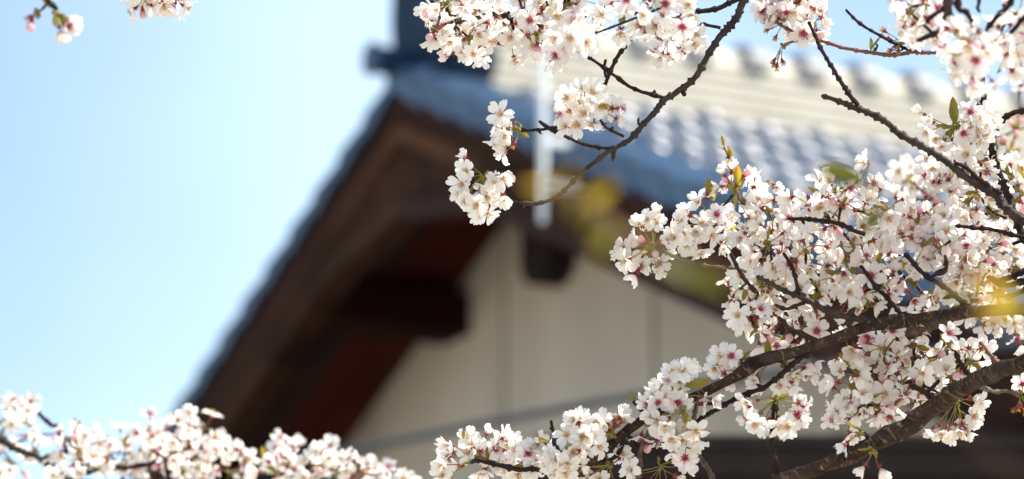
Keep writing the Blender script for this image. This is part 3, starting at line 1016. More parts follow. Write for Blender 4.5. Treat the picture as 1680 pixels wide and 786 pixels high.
for (x, y, R, n, dd, rd) in [(1585, 70, 46, 9, -.08, .25), (1620, 80, 46, 9, -.02, .2), (1600, 105, 40, 8, -.08, .15), (1575, 95, 36, 6, 0, .3), (1640, 62, 40, 7, .05, .2), (1655, 88, 30, 5, .1, .3),
                             (1495, 22, 40, 7, -.05, .45), (1520, 8, 40, 7, 0, .4), (1478, 6, 26, 4, .1, .6), (1530, 60, 34, 5, .25, .4), (1670, 20, 36, 6, .05, .3), (1676, 60, 34, 5, .1, .3), (1515, 40, 32, 5, .0, .3)]:
    N.cluster(x, y, R, n, dd + (.14 if x < 1570 else .02), red=rd, cup=.1, leaves=0 if rnd.random() < .6 else 1, bias=(0, 0.1, 0.6))
N.leaf(1568, 132, -0.3, -0.3, 0.9, .4, GOLD[0])

# ---- right-hand bare diagonal branch
R = Branch('cherry_branch', 5.02, 1500, 230, 'nearly bare dark forked branch slanting down across the roof to the right edge')
R.bough([(4900, 1300, 36, .1), (3600, 1120, 27, .1), (2700, 880, 18, .1), (2150, 640, 11), (1850, 475, 8.5), (1680, 358, 7.5), (1632, 318, 6.8), (1579, 285, 6), (1546, 264, 5.8), (1509, 236, 5.5), (1465, 207, 5.2), (1412, 179, 5), (1380, 166, 4.2), (1347, 157, 3.4)])
R.twig([(1408, 171, 4.2), (1391, 151, 3.8), (1371, 122, 3.4), (1351, 90, 3.2), (1338, 62, 3), (1326, 34, 2.8)])
R.twig([(1644, 318, 3.6), (1604, 291, 3.2), (1585, 276, 3), (1567, 268, 3)])
R.cluster(1610, 262, 30, 6, .12, leaves=2, red=.4)
R.cluster(1586, 268, 26, 5, .1, leaves=1, red=.3)

# ---- upright knobbly twig near the right edge
V = Branch('cherry_branch', 5.14, 1640, 290, 'upright knobbly twig near the right edge carrying a fluffy tuft with olive young leaves', dens=0.72, fsize=0.97)
V.bough([(4900, 1700, 38, .1), (3400, 1400, 26, .1), (2500, 1040, 15, .1), (2000, 700, 9, .1), (1760, 500, 7, .05), (1690, 420, 6.5), (1668, 372, 6.5), (1652, 320, 6), (1644, 293, 5.6), (1633, 260, 5.4), (1625, 232, 5.6), (1627, 216, 5.4), (1644, 199, 4.6), (1664, 187, 4.4), (1682, 181, 4.2), (1760, 160, 3.5), (1800, 120, 3)], mat='twig')
V.twig([(1625, 236, 4), (1616, 206, 4), (1613, 178, 5), (1611, 158, 5), (1609, 132, 5), (1606, 100, 4.5), (1602, 60, 4)])
V.twig([(1634, 252, 3.2), (1624, 245, 3), (1614, 236, 2.6)])
V.cluster(1560, 206, fl=[(1529, 200, 'o'), (1520, 218, 'o'), (1535, 228, 'o'), (1514, 186, 'c'), (1545, 240, 'o'), (1550, 222, 'x'), (1562, 232, 'o'), (1592, 184, 'r'), (1605, 192, 'o'), (1614, 200, 'o'), (1600, 213, 'o'), (1622, 206, 'o'), (1595, 236, 'r'), (1580, 218, 'r'), (1612, 222, 'o'), (1584, 196, 'o'), (1616, 188, 'o'), (1606, 228, 'o')], hub=(1567, 206), leaves=5, dd=-.02)
V.leaf(1567, 204, -0.1, -1, 1.3, -.02, LEAVES[1])
V.leaf(1560, 208, -1, -0.2, 1.0, -.02, LEAVES[0])
V.leaf(1573, 206, 1, -0.4, 1.0, -.02, LEAVES[0])
V.cluster(1575, 262, fl=[(1568, 255, 'o'), (1585, 252, 'o'), (1594, 266, 'o'), (1580, 272, 'o'), (1600, 280, 'c')], hub=(1574, 264), leaves=2, dd=.05)
V.cluster(1540, 290, fl=[(1522, 262, 'o'), (1530, 276, 'o'), (1518, 288, 'x'), (1540, 300, 'x'), (1556, 296, 'x'), (1530, 300, 'x'), (1548, 282, 'x'), (1568, 304, 'x'), (1560, 316, 'c')], hub=(1550, 272), leaves=1, dd=.06)
for (x, y, R_, n) in [(1660, 290, 30, 6), (1672, 310, 30, 5), (1664, 330, 34, 6), (1610, 318, 34, 7), (1590, 330, 34, 7), (1630, 350, 36, 7), (1600, 360, 34, 6), (1665, 372, 32, 6)]:
    V.cluster(x, y, R_, n, rnd.uniform(.02, .14), red=.35, cup=.2, leaves=1, bias=(0, 0.2, .4))
V.leaf(1668, 268, 0.1, 1, 1.2, 0, LEAVES[1])

# ---- far spray with red and gold shoots, softly blurred
G = Branch('cherry_branch', 5.95, 1655, 250, 'soft far spray of gold shoots and white flowers behind the upright twig')
G.twig([(2300, 760, 9), (1900, 520, 6), (1720, 360, 4.5), (1660, 276, 4), (1640, 245, 3.4), (1632, 222, 2.6)], mat='twig_red')
G.twig([(1720, 360, 5), (1620, 352, 4), (1560, 340, 4.2), (1530, 326, 4), (1512, 312, 3.6), (1500, 300, 3)], mat='twig_red')
G.twig([(1530, 328, 3.2), (1512, 328, 3), (1494, 322, 3.4)], mat='twig_pale')
G.cluster(1655, 235, fl=[(1660, 238, 's'), (1665, 225, 'b'), (1648, 236, 'b'), (1670, 246, 's')], hub=(1656, 252), leaves=4, gold=True)
G.cluster(1668, 210, fl=[(1674, 200, 'b'), (1660, 206, 'b')], hub=(1668, 214), leaves=5, gold=True, spur=True)
G.cluster(1488, 290, fl=[(1475, 282, 'o'), (1492, 276, 'o'), (1502, 296, 'o'), (1484, 300, 'o'), (1470, 298, 'o'), (1496, 308, 'o'), (1484, 270, 'c')], hub=(1490, 300), leaves=2, gold=True)
G.leaf(1484, 276, -0.1, -1, 1.0, 0, GOLD[0]); G.leaf(1500, 286, 0.5, -1, 1.0, 0, GOLD[0]); G.leaf(1490, 322, -0.9, 0.1, 1.2, 0, GOLD[1])
for (x, y, R_, n) in [(1630, 280, 36, 6), (1650, 300, 36, 6), (1676, 90, 24, 4), (1600, 300, 30, 5), (1690, 120, 30, 5)]:
    G.cluster(x, y, R_, n, 0, red=.3, leaves=1, gold=True)

# ---- the main bough with the dense blossom mass
Bm = Branch('cherry_branch', 5.08, 1400, 545, 'long dark bough sweeping from the right edge to bottom centre under the densest blossom mass', dens=0.63, fsize=0.97)
Bm.bough(mat='bark_lichen', pl=[(4900, 900, 52, -.1), (3600, 860, 40, -.1), (2700, 740, 26, -.1), (2100, 560, 16, -.1), (1800, 510, 11.5, -.1), (1680, 508, 9.6, -.08), (1600, 512, 9.6, -.05), (1530, 520, 9.8), (1470, 527, 10), (1420, 537, 9.5), (1370, 555, 9), (1320, 573, 8.8), (1270, 586, 8.4), (1230, 601, 8), (1190, 626, 8), (1150, 646, 7.6), (1110, 665, 7.6), (1060, 688, 7.6), (1020, 715, 7.6), (990, 740, 7.6), (960, 765, 8), (930, 792, 8), (860, 860, 7), (780, 900, 6)])
Bm.twig([(1344, 566, 4.6), (1313, 585, 4.4), (1284, 613, 4.2), (1255, 635, 4), (1226, 649, 4), (1189, 662, 3.8), (1160, 678, 3.4), (1142, 693, 3)])
Bm.twig([(1192, 661, 3.2), (1165, 664, 3), (1143, 664, 3.4)])
Bm.twig([(1145, 650, 3.6), (1138, 690, 3.4), (1136, 725, 3.8), (1142, 738, 3.6), (1156, 758, 3.8), (1171, 788, 4), (1190, 840, 4)], mat='twig_pale')
Bm.twig([(1066, 684, 4.6), (1052, 672, 4), (1044, 664, 3.4), (1038, 658, 3)])
Bm.twig([(1070, 700, 2.8), (1060, 720, 3.2), (1051, 737, 3.4), (1049, 756, 3.6), (1048, 775, 3.8), (1046, 815, 3.6)], mat='twig_pale')
Bm.twig([(1030, 714, 2.8), (1040, 724, 3), (1051, 736, 3)])
Bm.twig([(1110, 712, 2.6), (1104, 730, 2.8), (1095, 746, 3), (1083, 760, 3.6)])
Bm.twig([(1024, 716, 4), (1020, 732, 4), (1010, 748, 4), (996, 755, 3.4), (980, 756, 3)])
Bm.twig([(920, 752, 2.6), (916, 744, 2.4), (910, 721, 2.4), (906, 704, 2.4), (904, 690, 3)])
Bm.twig([(935, 786, 4.4), (890, 772, 4), (850, 768, 4), (815, 762, 4), (785, 756, 4), (772, 760, 3)])
# twigs through the dense mass
Bm.twig([(1450, 530, 6), (1399, 521, 5.6), (1362, 512, 5), (1321, 489, 4.6), (1284, 475, 4), (1254, 461, 3.4), (1240, 454, 3)], mat='bark')
Bm.twig([(1310, 482, 3.8), (1302, 452, 3.2), (1294, 430, 3), (1286, 416, 3)])
Bm.twig([(1325, 493, 3.6), (1302, 502, 3.2), (1288, 506, 3), (1270, 499, 3)])
Bm.twig([(1345, 562, 5), (1320, 552, 4.6), (1302, 544, 4.2), (1288, 532, 4), (1276, 518, 4)])
Bm.twig([(1244, 482, 3), (1220, 457, 3.4), (1202, 424, 3.2), (1190, 406, 3), (1180, 394, 2.6)])
Bm.twig([(1225, 446, 2.4), (1206, 441, 2.2), (1160, 436, 2.2), (1115, 424, 2.4), (1090, 414, 3)], mat='twig_pale')
Bm.twig([(1420, 384, 3.6), (1394, 376, 3.4), (1368, 366, 3.4), (1339, 360, 3.2), (1312, 358, 3), (1293, 358, 2.6)])
Bm.twig([(1602, 512, 5), (1590, 502, 4.8), (1563, 479, 4.4), (1540, 466, 4), (1521, 454, 3.8), (1500, 434, 3.6), (1485, 417, 4)])
Bm.twig([(1484, 524, 4), (1468, 505, 3.8), (1457, 493, 3.6), (1434, 466, 3.4), (1420, 447, 3.2), (1411, 436, 3.4)])
Bm.twig([(1760, 430, 5), (1720, 404, 4), (1680, 388, 3.4), (1650, 382, 3.2), (1618, 376, 3), (1590, 372, 3), (1566, 368, 3)])
Bm.twig([(1800, 450, 6), (1720, 432, 5), (1680, 446, 4.6), (1655, 456, 4.4), (1636, 460, 4.2), (1618, 452, 4)])
Bm.twig([(1740, 450, 5), (1690, 458, 4.4), (1660, 466, 4), (1640, 466, 3.8), (1622, 456, 3.4)])
Bm.twig([(1720, 460, 4), (1680, 476, 3.6), (1655, 486, 3.4), (1640, 482, 3.4), (1630, 470, 3)])
Bm.twig([(1530, 452, 3.4), (1552, 442, 3.2), (1554, 428, 3), (1551, 418, 3.4)])
Bm.twig([(1448, 540, 6.5, .06), (1480, 548, 7, .06), (1510, 543, 7, .06), (1536, 530, 6.5, .05), (1560, 522, 6, .03)], mat='twig_pale')
# tip tuft on its own twig at the left of the mass
Bm.cluster(1055, 405, fl=[(1062, 361, 'o'), (1076, 354, 'c'), (1078, 366, 'o'), (1052, 370, 'c'), (1022, 408, 'x'), (1036, 424, 'o'), (1050, 436, 'o'), (1018, 416, 'c'), (1054, 400, 'c'), (1090, 396, 'c'), (1090, 412, 'c'), (1064, 430, 'c'), (1078, 440, 'c'), (1026, 428, 'o'), (1044, 450, 'c'), (1082, 432, 'x'), (1044, 396, 'd'), (1066, 404, 's'), (1060, 412, 's'), (1080, 398, 's'), (1073, 412, 'b'), (1058, 396, 'b')], hub=(1070, 402), leaves=1, size=.95)
Bm.cluster(1148, 372, fl=[(1118, 362, 'o'), (1130, 352, 'c'), (1112, 376, 'o'), (1122, 384, 'o'), (1135, 396, 'o'), (1152, 366, 'o'), (1168, 386, 'o'), (1176, 352, 'r'), (1182, 364, 'o'), (1146, 332, 'o'), (1160, 322, 'd'), (1148, 410, 'o'), (1142, 380, 'o'), (1192, 360, 'o'), (1184, 400, 'c'), (1128, 398, 'o'), (1106, 390, 'o')], hub=(1164, 362), leaves=1)
Bm.leaf(1168, 328, -0.35, -1, 1.2, 0, LEAVES[1]); Bm.leaf(1170, 330, -0.1, -1, 1.0, 0, GOLD[0]); Bm.leaf(1194, 378, 0.3, -.3, 1, 0, GOLD[0])
# gold shoot sticking up
Bm.cluster(1200, 290, fl=[(1188, 286, 'c'), (1200, 280, 'c'), (1182, 306, 'c'), (1222, 288, 'b'), (1196, 298, 'b')], hub=(1208, 312), leaves=3, gold=True)
Bm.leaf(1212, 306, -.1, -1, 1.5, 0, GOLD[1]); Bm.leaf(1208, 290, -.25, -1, 1.3, 0, GOLD[1]); Bm.leaf(1204, 268, .1, -1, 1.2, 0, GOLD[0]); Bm.leaf(1196, 262, -.35, -1, 1.2, 0, GOLD[0]); Bm.leaf(1190, 246, -.9, -.1, .7, 0, GOLD[0]); Bm.leaf(1188, 240, -.4, -.8, .8, 0, LEAVES[0])
Bm.twig([(1214, 330, 2.2), (1210, 310, 2), (1204, 280, 1.8), (1196, 258, 1.6), (1187, 240, 1.4)], mat='twig_red')
# dense mass
for (x, y, R_, n, rd) in Bm.outward([
    (1218, 330, 34, 7, .6), (1248, 318, 36, 8, .7), (1262, 348, 38, 8, .55), (1232, 362, 38, 8, .5), (1275, 372, 38, 8, .45), (1224, 396, 36, 7, .2), (1258, 398, 38, 8, .4), (1292, 402, 40, 8, .35),
    (1236, 428, 40, 8, .1), (1268, 436, 40, 8, .15), (1300, 438, 36, 7, .2), (1222, 470, 34, 6, .2), (1250, 470, 40, 7, .1), (1290, 462, 38, 7, .2), (1322, 446, 40, 8, .2), (1322, 410, 38, 8, .5), (1326, 380, 34, 6, .4),
    (1326, 340, 32, 6, .25), (1348, 322, 34, 7, .25), (1372, 312, 34, 7, .3), (1380, 338, 34, 7, .5), (1352, 352, 34, 7, .2), (1408, 300, 34, 7, .05), (1424, 318, 34, 7, .05), (1420, 348, 36, 8, .1), (1452, 344, 34, 7, .3), (1470, 352, 30, 6, .4),
    (1400, 402, 38, 8, .6), (1430, 388, 38, 8, .6), (1462, 392, 40, 8, .6), (1388, 424, 36, 7, .5), (1414, 424, 40, 8, .45), (1388, 458, 40, 8, .2), (1440, 430, 36, 7, .4), (1470, 440, 36, 7, .3), (1500, 388, 38, 8, .2), (1490, 360, 36, 7, .3), (1522, 356, 36, 8, .15), (1540, 378, 38, 8, .1), (1516, 402, 38, 8, .2), (1544, 410, 38, 8, .15), (1566, 390, 34, 6, .5), (1576, 350, 34, 6, .3),
    (1590, 404, 36, 7, .4), (1620, 402, 36, 8, .45), (1650, 410, 36, 8, .35), (1672, 416, 34, 6, .3), (1600, 432, 36, 7, .3), (1580, 448, 36, 7, .15), (1560, 436, 38, 8, .1), (1630, 436, 34, 6, .3), (1668, 442, 30, 5, .3),
    (1400, 488, 38, 7, .3), (1424, 500, 34, 6, .2), (1364, 486, 40, 8, .1), (1340, 500, 36, 7, .1), (1336, 468, 34, 7, .2), (1316, 510, 32, 6, .3),
    (1212, 494, 32, 6, .3), (1228, 512, 34, 7, .2), (1246, 498, 32, 6, .2), (1256, 518, 32, 6, .2), (1240, 540, 28, 5, .3), (1266, 546, 30, 6, .4), (1290, 552, 28, 5, .5), (1318, 540, 28, 5, .4),
    (1446, 470, 36, 7, .35), (1500, 466, 32, 6, .4), (1520, 486, 34, 6, .1), (1548, 492, 34, 6, .1), (1572, 500, 26, 5, .1), (1610, 470, 34, 6, .2), (1640, 480, 30, 5, .2), (1600, 492, 24, 4, .1)]):
    Bm.cluster(x, y, R_, n, rnd.uniform(.015, .17), red=rd, cup=.32, leaves=rnd.choice((0, 1, 1, 2)), bias=(0, .1, .45))
# along the outer half of the bough
Bm.cluster(1188, 600, fl=[(1180, 596, 'o'), (1195, 586, 'o'), (1172, 604, 'o'), (1190, 612, 'o'), (1200, 584, 'r'), (1204, 624, 'c'), (1184, 584, 'o')], hub=(1214, 592), leaves=2, dd=.02)
Bm.cluster(1240, 610, fl=[(1238, 604, 'c'), (1240, 618, 'o'), (1246, 600, 'c'), (1244, 628, 'c')], hub=(1262, 596), leaves=1, dd=.03)
Bm.cluster(1300, 606, fl=[(1320, 604, 'x'), (1308, 614, 'o'), (1296, 620, 'o'), (1332, 598, 'c'), (1326, 618, 'c'), (1280, 632, 'o'), (1300, 630, 'c'), (1290, 608, 'c')], hub=(1284, 594), leaves=1, dd=.03)
Bm.cluster(1104, 645, fl=[(1106, 612, 'o'), (1120, 608, 'o'), (1132, 604, 'o'), (1084, 634, 'o'), (1096, 626, 'o'), (1094, 652, 'o'), (1080, 660, 'o'), (1072, 648, 'c'), (1112, 660, 'r'), (1168, 655, 'o'), (1064, 664, 'o'), (1090, 640, 'o'), (1116, 626, 'o'), (1152, 662, 'd')], hub=(1124, 652), leaves=3, dd=-.04)
Bm.leaf(1124, 634, 1, -.15, 1.25, -.05, LEAVES[1]); Bm.leaf(1124, 630, .9, -.4, 1.0, -.05, LEAVES[0])
Bm.cluster(1110, 700, fl=[(1078, 690, 'o'), (1092, 700, 'o'), (1106, 708, 'o'), (1086, 708, 'o'), (1114, 704, 'o'), (1130, 708, 'o'), (1142, 706, 'o'), (1120, 722, 'o'), (1134, 730, 'c'), (1110, 734, 'o'), (1142, 722, 'c'), (1100, 720, 'o'), (1072, 682, 'c'), (1096, 688, 'c'), (1124, 752, 'x'), (1106, 740, 'c')], hub=(1122, 672), leaves=2, dd=-.05)
Bm.cluster(1062, 720, fl=[(1052, 716, 'd'), (1076, 724, 'd'), (1062, 728, 'b')], hub=(1062, 696), leaves=0)
Bm.cluster(1000, 700, fl=[(1008, 688, 's'), (1018, 684, 'o'), (996, 694, 's'), (1014, 698, 's'), (1002, 704, 's'), (1022, 692, 's'), (988, 690, 'o'), (978, 694, 'o'), (1008, 694, 'b'), (992, 706, 's')], hub=(1004, 712), leaves=3, gold=True, dd=-.02)
Bm.cluster(962, 726, fl=[(944, 692, 'o'), (952, 690, 'o'), (934, 722, 'x'), (930, 714, 'o'), (962, 732, 'o'), (982, 734, 'o'), (972, 716, 'o'), (950, 742, 'c'), (956, 716, 'o')], hub=(956, 722), leaves=2, dd=-.04)
Bm.cluster(928, 756, fl=[(906, 744, 'o'), (916, 756, 'o'), (930, 760, 'o'), (912, 772, 'o'), (944, 754, 'r'), (952, 762, 'c'), (926, 776, 'o'), (900, 762, 'o'), (940, 740, 'o')], hub=(932, 748), leaves=1, dd=-.05)
Bm.cluster(1084, 764, fl=[(1036, 772, 'o'), (1048, 778, 'c'), (1120, 752, 'x'), (1124, 768, 'c'), (1110, 782, 'c'), (1060, 796, 's'), (1080, 800, 's'), (1096, 800, 's'), (1126, 758, 'o'), (1070, 798, 'c')], hub=(1084, 764), leaves=1)
Bm.cluster(994, 768, fl=[(976, 776, 'o'), (966, 782, 'c'), (1018, 750, 'c'), (1000, 798, 's'), (1010, 800, 's'), (984, 786, 'o'), (1022, 746, 'o')], hub=(1000, 762), leaves=2)
Bm.cluster(1020, 744, fl=[(1016, 742, 'o'), (1024, 748, 'c')], hub=(1012, 732), leaves=0, dd=.03)
# tufts at the lower left end
Bm.cluster(760, 748, fl=[(736, 730, 'c'), (742, 742, 'o'), (732, 752, 'o'), (726, 764, 'o'), (738, 774, 'o'), (774, 730, 'o'), (768, 718, 'o'), (796, 716, 'c'), (754, 764, 'c'), (788, 740, 'x'), (770, 742, 'o'), (726, 780, 'o')], hub=(782, 752), leaves=2, dd=.05)
Bm.cluster(815, 745, fl=[(820, 726, 'o'), (830, 738, 'o'), (812, 738, 'r'), (836, 726, 'x'), (824, 752, 'o'), (812, 764, 'o'), (796, 772, 'o'), (830, 770, 'o'), (842, 750, 'c'), (802, 756, 'r'), (786, 778, 'o'), (826, 718, 'c')], hub=(800, 756), leaves=2, dd=.05)
Bm.cluster(862, 752, fl=[(850, 738, 'o'), (866, 744, 'r'), (876, 736, 'o'), (884, 728, 'c'), (858, 764, 'o'), (872, 768, 'o'), (850, 778, 'o'), (880, 760, 'o'), (892, 742, 'o'), (842, 768, 'o')], hub=(866, 758), leaves=2, dd=.02)
Bm.leaf(760, 720, -.2, -1, .9, 0, GOLD[0]); Bm.leaf(904, 728, -.7, -.75, 1.2, -.02, GOLD[1]); Bm.leaf(1040, 660, -.6, -1, 1.15, 0, LEAVES[2]); Bm.leaf(1046, 668, -.6, -1, 1.0, 0, LEAVES[2])

# ---- lower thick bough
L = Branch('cherry_branch', 5.0, 1480, 690, 'thickest lichen-flecked bough rising from the bottom edge to the lower right corner', dens=0.66, fsize=0.95)
L.bough(mat='bark_lichen', pl=[(4900, 860, 70, -.5), (3600, 640, 50, -.5), (2700, 520, 34, -.5), (2100, 530, 22, -.4), (1800, 565, 15.5, -.3), (1680, 596, 14, -.22), (1640, 608, 13.5, -.16), (1600, 624, 13.5, -.1), (1560, 648, 14, -.04), (1522, 676, 14.5), (1480, 704, 14), (1438, 726, 13), (1390, 750, 12), (1340, 770, 11.5), (1290, 784, 11), (1240, 800, 10.5), (1120, 840, 9), (950, 880, 8)])
L.twig([(1280, 786, 5.5), (1275, 774, 5), (1272, 758, 4.6), (1267, 736, 4.4), (1266, 712, 4.2), (1267, 689, 4), (1271, 668, 4.4), (1272, 654, 4)], mat='twig')
L.twig([(1535, 656, 5), (1525, 648, 4.6), (1508, 638, 4.2), (1491, 631, 3.6)])
L.twig([(1518, 644, 3.4), (1530, 634, 3.2), (1541, 623, 3.4)])
L.twig([(1602, 620, 4), (1584, 606, 3.8), (1574, 590, 3.6), (1568, 576, 3.6)])
L.twig([(1645, 602, 4, -.12), (1628, 584, 3.6, -.08), (1617, 572, 3.2, -.06), (1607, 561, 3.4, -.05)], mat='twig_red')
L.twig([(1606, 634, 3, -.05), (1630, 642, 2.8), (1650, 641, 2.8), (1672, 646, 3.4)], mat='twig_pale')
L.twig([(1432, 722, 3.4), (1422, 712, 3.2), (1414, 706, 3.6)])
L.cluster(1272, 670, fl=[(1240, 658, 'c'), (1228, 668, 'x'), (1226, 684, 'c'), (1238, 696, 'o'), (1250, 700, 'o'), (1246, 680, 'c'), (1310, 660, 'x'), (1320, 668, 'd'), (1308, 680, 'x'), (1312, 686, 'c'), (1286, 704, 'c'), (1276, 698, 'o'), (1292, 700, 'o'), (1224, 660, 'o'), (1260, 690, 'c')], hub=(1271, 656), leaves=2)
L.cluster(1430, 760, fl=[(1418, 764, 'c'), (1444, 768, 'c')], hub=(1431, 738), leaves=0, dd=-.03, size=1.05)
L.leaf(1432, 736, -1, -.25, 1.0, -.03, LEAVES[0]); L.leaf(1431, 738, .3, .6, .6, -.03, LEAVES[0]); L.leaf(1418, 710, -.6, -.8, 1.1, -.01, LEAVES[1]); L.leaf(1422, 714, -.8, .2, .8, -.01, LEAVES[2])
L.cluster(1394, 715, fl=[(1388, 728, 'c')], hub=(1408, 714), leaves=1, dd=-.02)
L.cluster(1555, 682, fl=[(1530, 704, 'c'), (1545, 712, 'o'), (1560, 714, 'c'), (1575, 708, 'o'), (1590, 692, 'c'), (1600, 672, 'c'), (1568, 700, 'c'), (1586, 706, 'c'), (1552, 704, 'c'), (1598, 684, 'o'), (1594, 654, 'c'), (1606, 660, 'o'), (1540, 700, 'c'), (1578, 696, 'x')], hub=(1568, 660), leaves=2, dd=.05, size=.95)
L.cluster(1680, 660, fl=[(1672, 668, 's'), (1664, 672, 's'), (1680, 676, 's'), (1678, 630, 'x'), (1690, 640, 'o'), (1690, 664, 's')], hub=(1672, 648), leaves=3, dd=.02)
for (x, y, R_, n, rd) in L.outward([(1390, 656, 34, 8, .1), (1384, 676, 30, 6, .1), (1400, 690, 26, 6, .1), (1418, 664, 32, 6, .3), (1402, 612, 28, 5, .2), (1396, 634, 24, 4, .2), (1432, 600, 34, 8, .2), (1460, 602, 36, 8, .1), (1484, 584, 32, 6, .2), (1448, 628, 36, 8, .2), (1478, 630, 34, 7, .3), (1508, 600, 34, 7, .4), (1530, 588, 32, 7, .1), (1540, 610, 30, 6, .3), (1560, 620, 28, 5, .2), (1500, 566, 28, 5, .2), (1452, 574, 34, 7, .2), (1420, 572, 28, 6, .1), (1386, 576, 22, 4, .2), (1470, 660, 30, 6, .3), (1440, 664, 30, 6, .2), (1590, 594, 30, 7, .1), (1604, 580, 22, 4, .2), (1496, 652, 26, 5, .3), (1520, 624, 26, 5, .3)]):
    L.cluster(x, y, R_, n, rnd.uniform(.10, .22), red=rd, cup=.3, leaves=1 if rnd.random() < .4 else 0, bias=(-.1, .25, .45), buds=1 if rnd.random() < .2 else 0)
L.cluster(1556, 552, fl=[(1556, 548, 'r')], hub=(1556, 566), leaves=1, dd=-.02)
L.cluster(1640, 545, fl=[(1604, 522, 'c'), (1612, 534, 'c'), (1632, 530, 'o'), (1650, 524, 'o'), (1664, 530, 'o'), (1640, 538, 'c'), (1668, 552, 'd'), (1674, 566, 'c'), (1680, 536, 'o')], hub=(1648, 512), leaves=1, dd=.1, spur=False)

# ---- bottom left branch, a little behind the focus
D = Branch('cherry_branch', 6.0, 200, 770, 'soft blurred hedge-like spray of white blossoms along the bottom left edge', dens=0.7, fsize=0.9)
D.bough([(-500, 560, 10), (-250, 660, 8), (-60, 700, 6.5), (0, 720, 6), (38, 742, 5), (61, 754, 4.8), (81, 768, 4.6), (120, 786, 4.6), (200, 800, 5), (320, 806, 5), (440, 812, 4.6), (560, 818, 4), (660, 826, 3.4)])
D.twig([(70, 756, 3.4), (77, 748, 3.4), (101, 742, 3.4), (126, 742, 3.2), (160, 744, 3)])
D.twig([(110, 742, 3), (101, 720, 3), (92, 703, 3.2), (84, 697, 3.2), (65, 677, 3.4), (56, 662, 3.2), (51, 653, 3.4)])
D.twig([(99, 718, 3), (99, 706, 2.8), (92, 696, 3)])
D.twig([(300, 804, 4), (280, 786, 3.6), (255, 768, 3.4), (244, 758, 3)])
D.twig([(120, 784, 4), (180, 768, 3.8), (230, 762, 3.6), (280, 752, 3.4), (320, 744, 3)])
for (x, y, R_, n) in D.outward([(10, 672, 30, 6), (38, 668, 24, 6), (14, 700, 30, 6), (40, 690, 24, 5), (2, 735, 34, 6), (20, 760, 34, 6), (58, 738, 20, 4), (112, 722, 22, 5), (132, 740, 30, 6), (108, 770, 36, 8), (150, 766, 38, 8), (150, 736, 28, 6), (180, 742, 32, 7), (196, 764, 36, 8), (205, 722, 30, 6), (232, 740, 34, 8), (246, 706, 26, 6), (262, 726, 32, 8), (286, 712, 28, 6), (286, 742, 34, 7), (306, 706, 30, 7), (334, 702, 28, 7), (326, 724, 30, 7), (318, 750, 32, 7), (350, 738, 26, 6), (344, 762, 26, 6), (254, 766, 34, 7), (300, 774, 30, 6),
                      (378, 776, 26, 6), (404, 766, 28, 6), (430, 770, 28, 6), (468, 738, 22, 6), (470, 752, 24, 6), (452, 774, 30, 7), (486, 772, 28, 6), (524, 762, 28, 7), (530, 750, 22, 5), (548, 772, 30, 7), (574, 766, 26, 6), (512, 780, 26, 5), (596, 778, 26, 6), (626, 778, 20, 4), (660, 790, 22, 4)]):
    D.cluster(x, y, R_, n, rnd.uniform(-.12, .2), red=.16, cup=.15, leaves=1 if rnd.random() < .5 else 0, bias=(0, -.15, .45))
D.cluster(390, 740, fl=[(388, 736, 'x'), (396, 742, 'c')], hub=(402, 756), leaves=0)
D.cluster(606, 760, fl=[(606, 760, 'c'), (614, 768, 'o')], hub=(598, 774), leaves=0)
for (x, y, dx, dy, s_) in [(122, 706, .35, -1, 1.3), (126, 712, .15, -1, .9), (434, 756, 0, -1, 1.0), (440, 754, .1, -1, .8), (508, 764, -.15, -1, 1.3), (512, 770, .1, -1, 1.0), (246, 754, -.2, -1, 1.0), (240, 752, .4, -1, .9)]:
    D.leaf(x, y, dx, dy, s_, -.05)

# ---- little tips along the top left edge
E = Branch('cherry_branch', 4.5, 85, 0, 'tiny blurred twig tip with two withered florets in the top left corner')
E.twig([(20, -260, 5), (48, -100, 4), (70, -30, 3.6), (79, 0, 3.6), (90, 12, 3.8), (94, 18, 3.2)])
E.twig([(80, 4, 2), (72, 12, 1.8), (62, 22, 1.8)])
E.cluster(100, 34, fl=[(108, 28, 'c'), (112, 40, 'c'), (98, 48, 'c')], hub=(93, 18), leaves=2)
E.cluster(50, 33, fl=[(50, 33, 's'), (46, 28, 's'), (52, 38, 'b')], hub=(62, 22), leaves=0, spur=False)
E.leaf(94, 20, .2, 1, 1.4, 0, LEAVES[0]); E.leaf(96, 20, .5, 1, 1.2, 0, LEAVES[1])
Ft = Branch('cherry_branch', 5.3, 262, -20, 'low white blossom tuft peeking from the top edge against the open sky')
Ft.twig([(300, -320, 5), (290, -160, 4), (275, -60, 3.4), (262, -20, 3), (250, -8, 3)])
for (x, y, R_, n) in [(232, -12, 30, 7), (262, -10, 30, 7), (290, -14, 30, 7), (262, -30, 34, 6)]:
    Ft.cluster(x, y, R_, n, 0, red=.1, cup=.3, leaves=0, bias=(0, .5, .3))

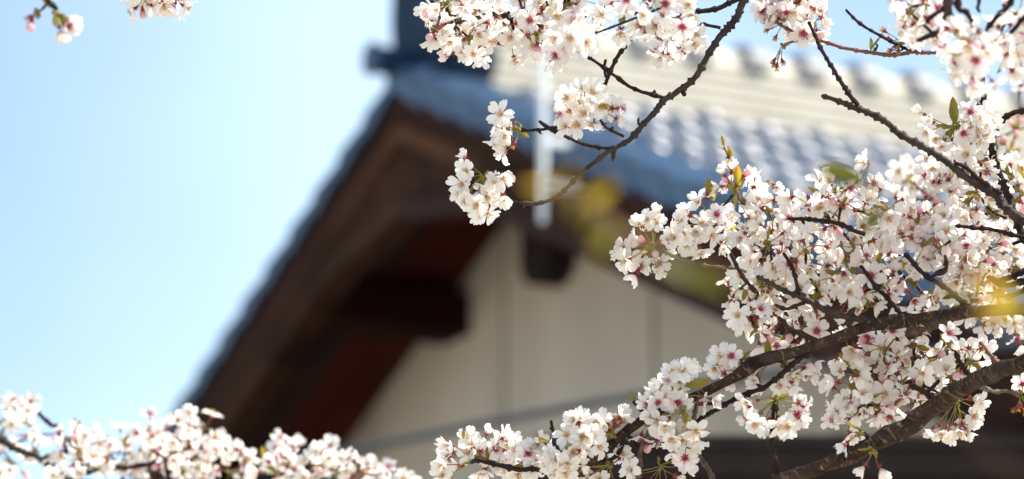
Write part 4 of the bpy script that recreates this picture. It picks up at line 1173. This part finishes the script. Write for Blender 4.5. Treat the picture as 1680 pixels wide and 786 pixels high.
# ---- leafy shoots close to the lens
def shoot(d, label, pl, leaves, mat):
    s = Branch('leafy_shoot', d, pl[0][0], pl[0][1], label, 'out-of-focus leafy shoots close to the viewer')
    s.twig(pl, mat='twig_red', d=d)
    for (x, y, dx, dy, L_, W_, mt) in leaves:
        me = leaf_mesh(M[mt], L_ * d / FPX, W_ * d / FPX, 0.35, 0.12, int(x))
        child('leaf', me, s.root, s.W, orient(P(x, y, d + rnd.uniform(-.03, .03)), S2W(dx, dy, rnd.uniform(-.2, .3)), 1.0))
shoot(2.35, 'olive and gold blurred shoot hanging in front of the dark bargeboard', [(2300, 1250, 1), (1700, 800, .8), (1240, 480, 1), (1120, 440, 2), (1040, 396, 4.2), (985, 352, 4), (940, 318, 3.6), (910, 300, 3)],
      [(912, 302, -1, -.1, 54, 26, 'leaf_yellow'), (926, 308, .2, -1, 40, 20, 'leaf_yellow'), (962, 334, .8, -.6, 54, 26, 'leaf_yellow'), (950, 322, -.3, 1, 50, 18, 'leaf'), (1000, 366, -.3, .9, 70, 30, 'leaf'), (1010, 370, 1, .3, 80, 26, 'leaf'), (1060, 410, .8, .5, 90, 30, 'leaf_green'), (1110, 436, .9, .4, 100, 30, 'leaf_green'), (985, 350, -.7, .8, 50, 18, 'leaf')], None)
shoot(3.35, 'dark green blurred leaf shoot in front of the roof tiles', [(2200, 900, 3), (1760, 560, 2), (1560, 420, 2), (1450, 345, 2.6), (1410, 300, 2.8)],
      [(1412, 304, -1, -.62, 82, 34, 'leaf_green'), (1416, 296, -1, -.3, 78, 34, 'leaf_green'), (1404, 296, -1, -.45, 70, 30, 'leaf_green'), (1400, 288, -.8, -.5, 50, 26, 'leaf_green'), (1440, 338, -.1, -1, 60, 28, 'leaf_green'), (1446, 346, -.4, .4, 44, 30, 'leaf_green')], None)
shoot(2.5, 'yellow blurred leaves hanging in front of the main bough at the right', [(2300, 900, 3), (1900, 640, 2.4), (1740, 540, 2.6), (1670, 496, 3), (1600, 470, 3.4), (1540, 455, 3)],
      [(1680, 500, -1, 0, 80, 44, 'leaf_yellow'), (1670, 496, -.8, -.35, 90, 40, 'leaf_yellow'), (1640, 485, .4, .7, 50, 36, 'leaf_yellow'), (1600, 470, -.8, .3, 70, 26, 'leaf'), (1690, 500, -.7, .5, 70, 44, 'leaf')], None)
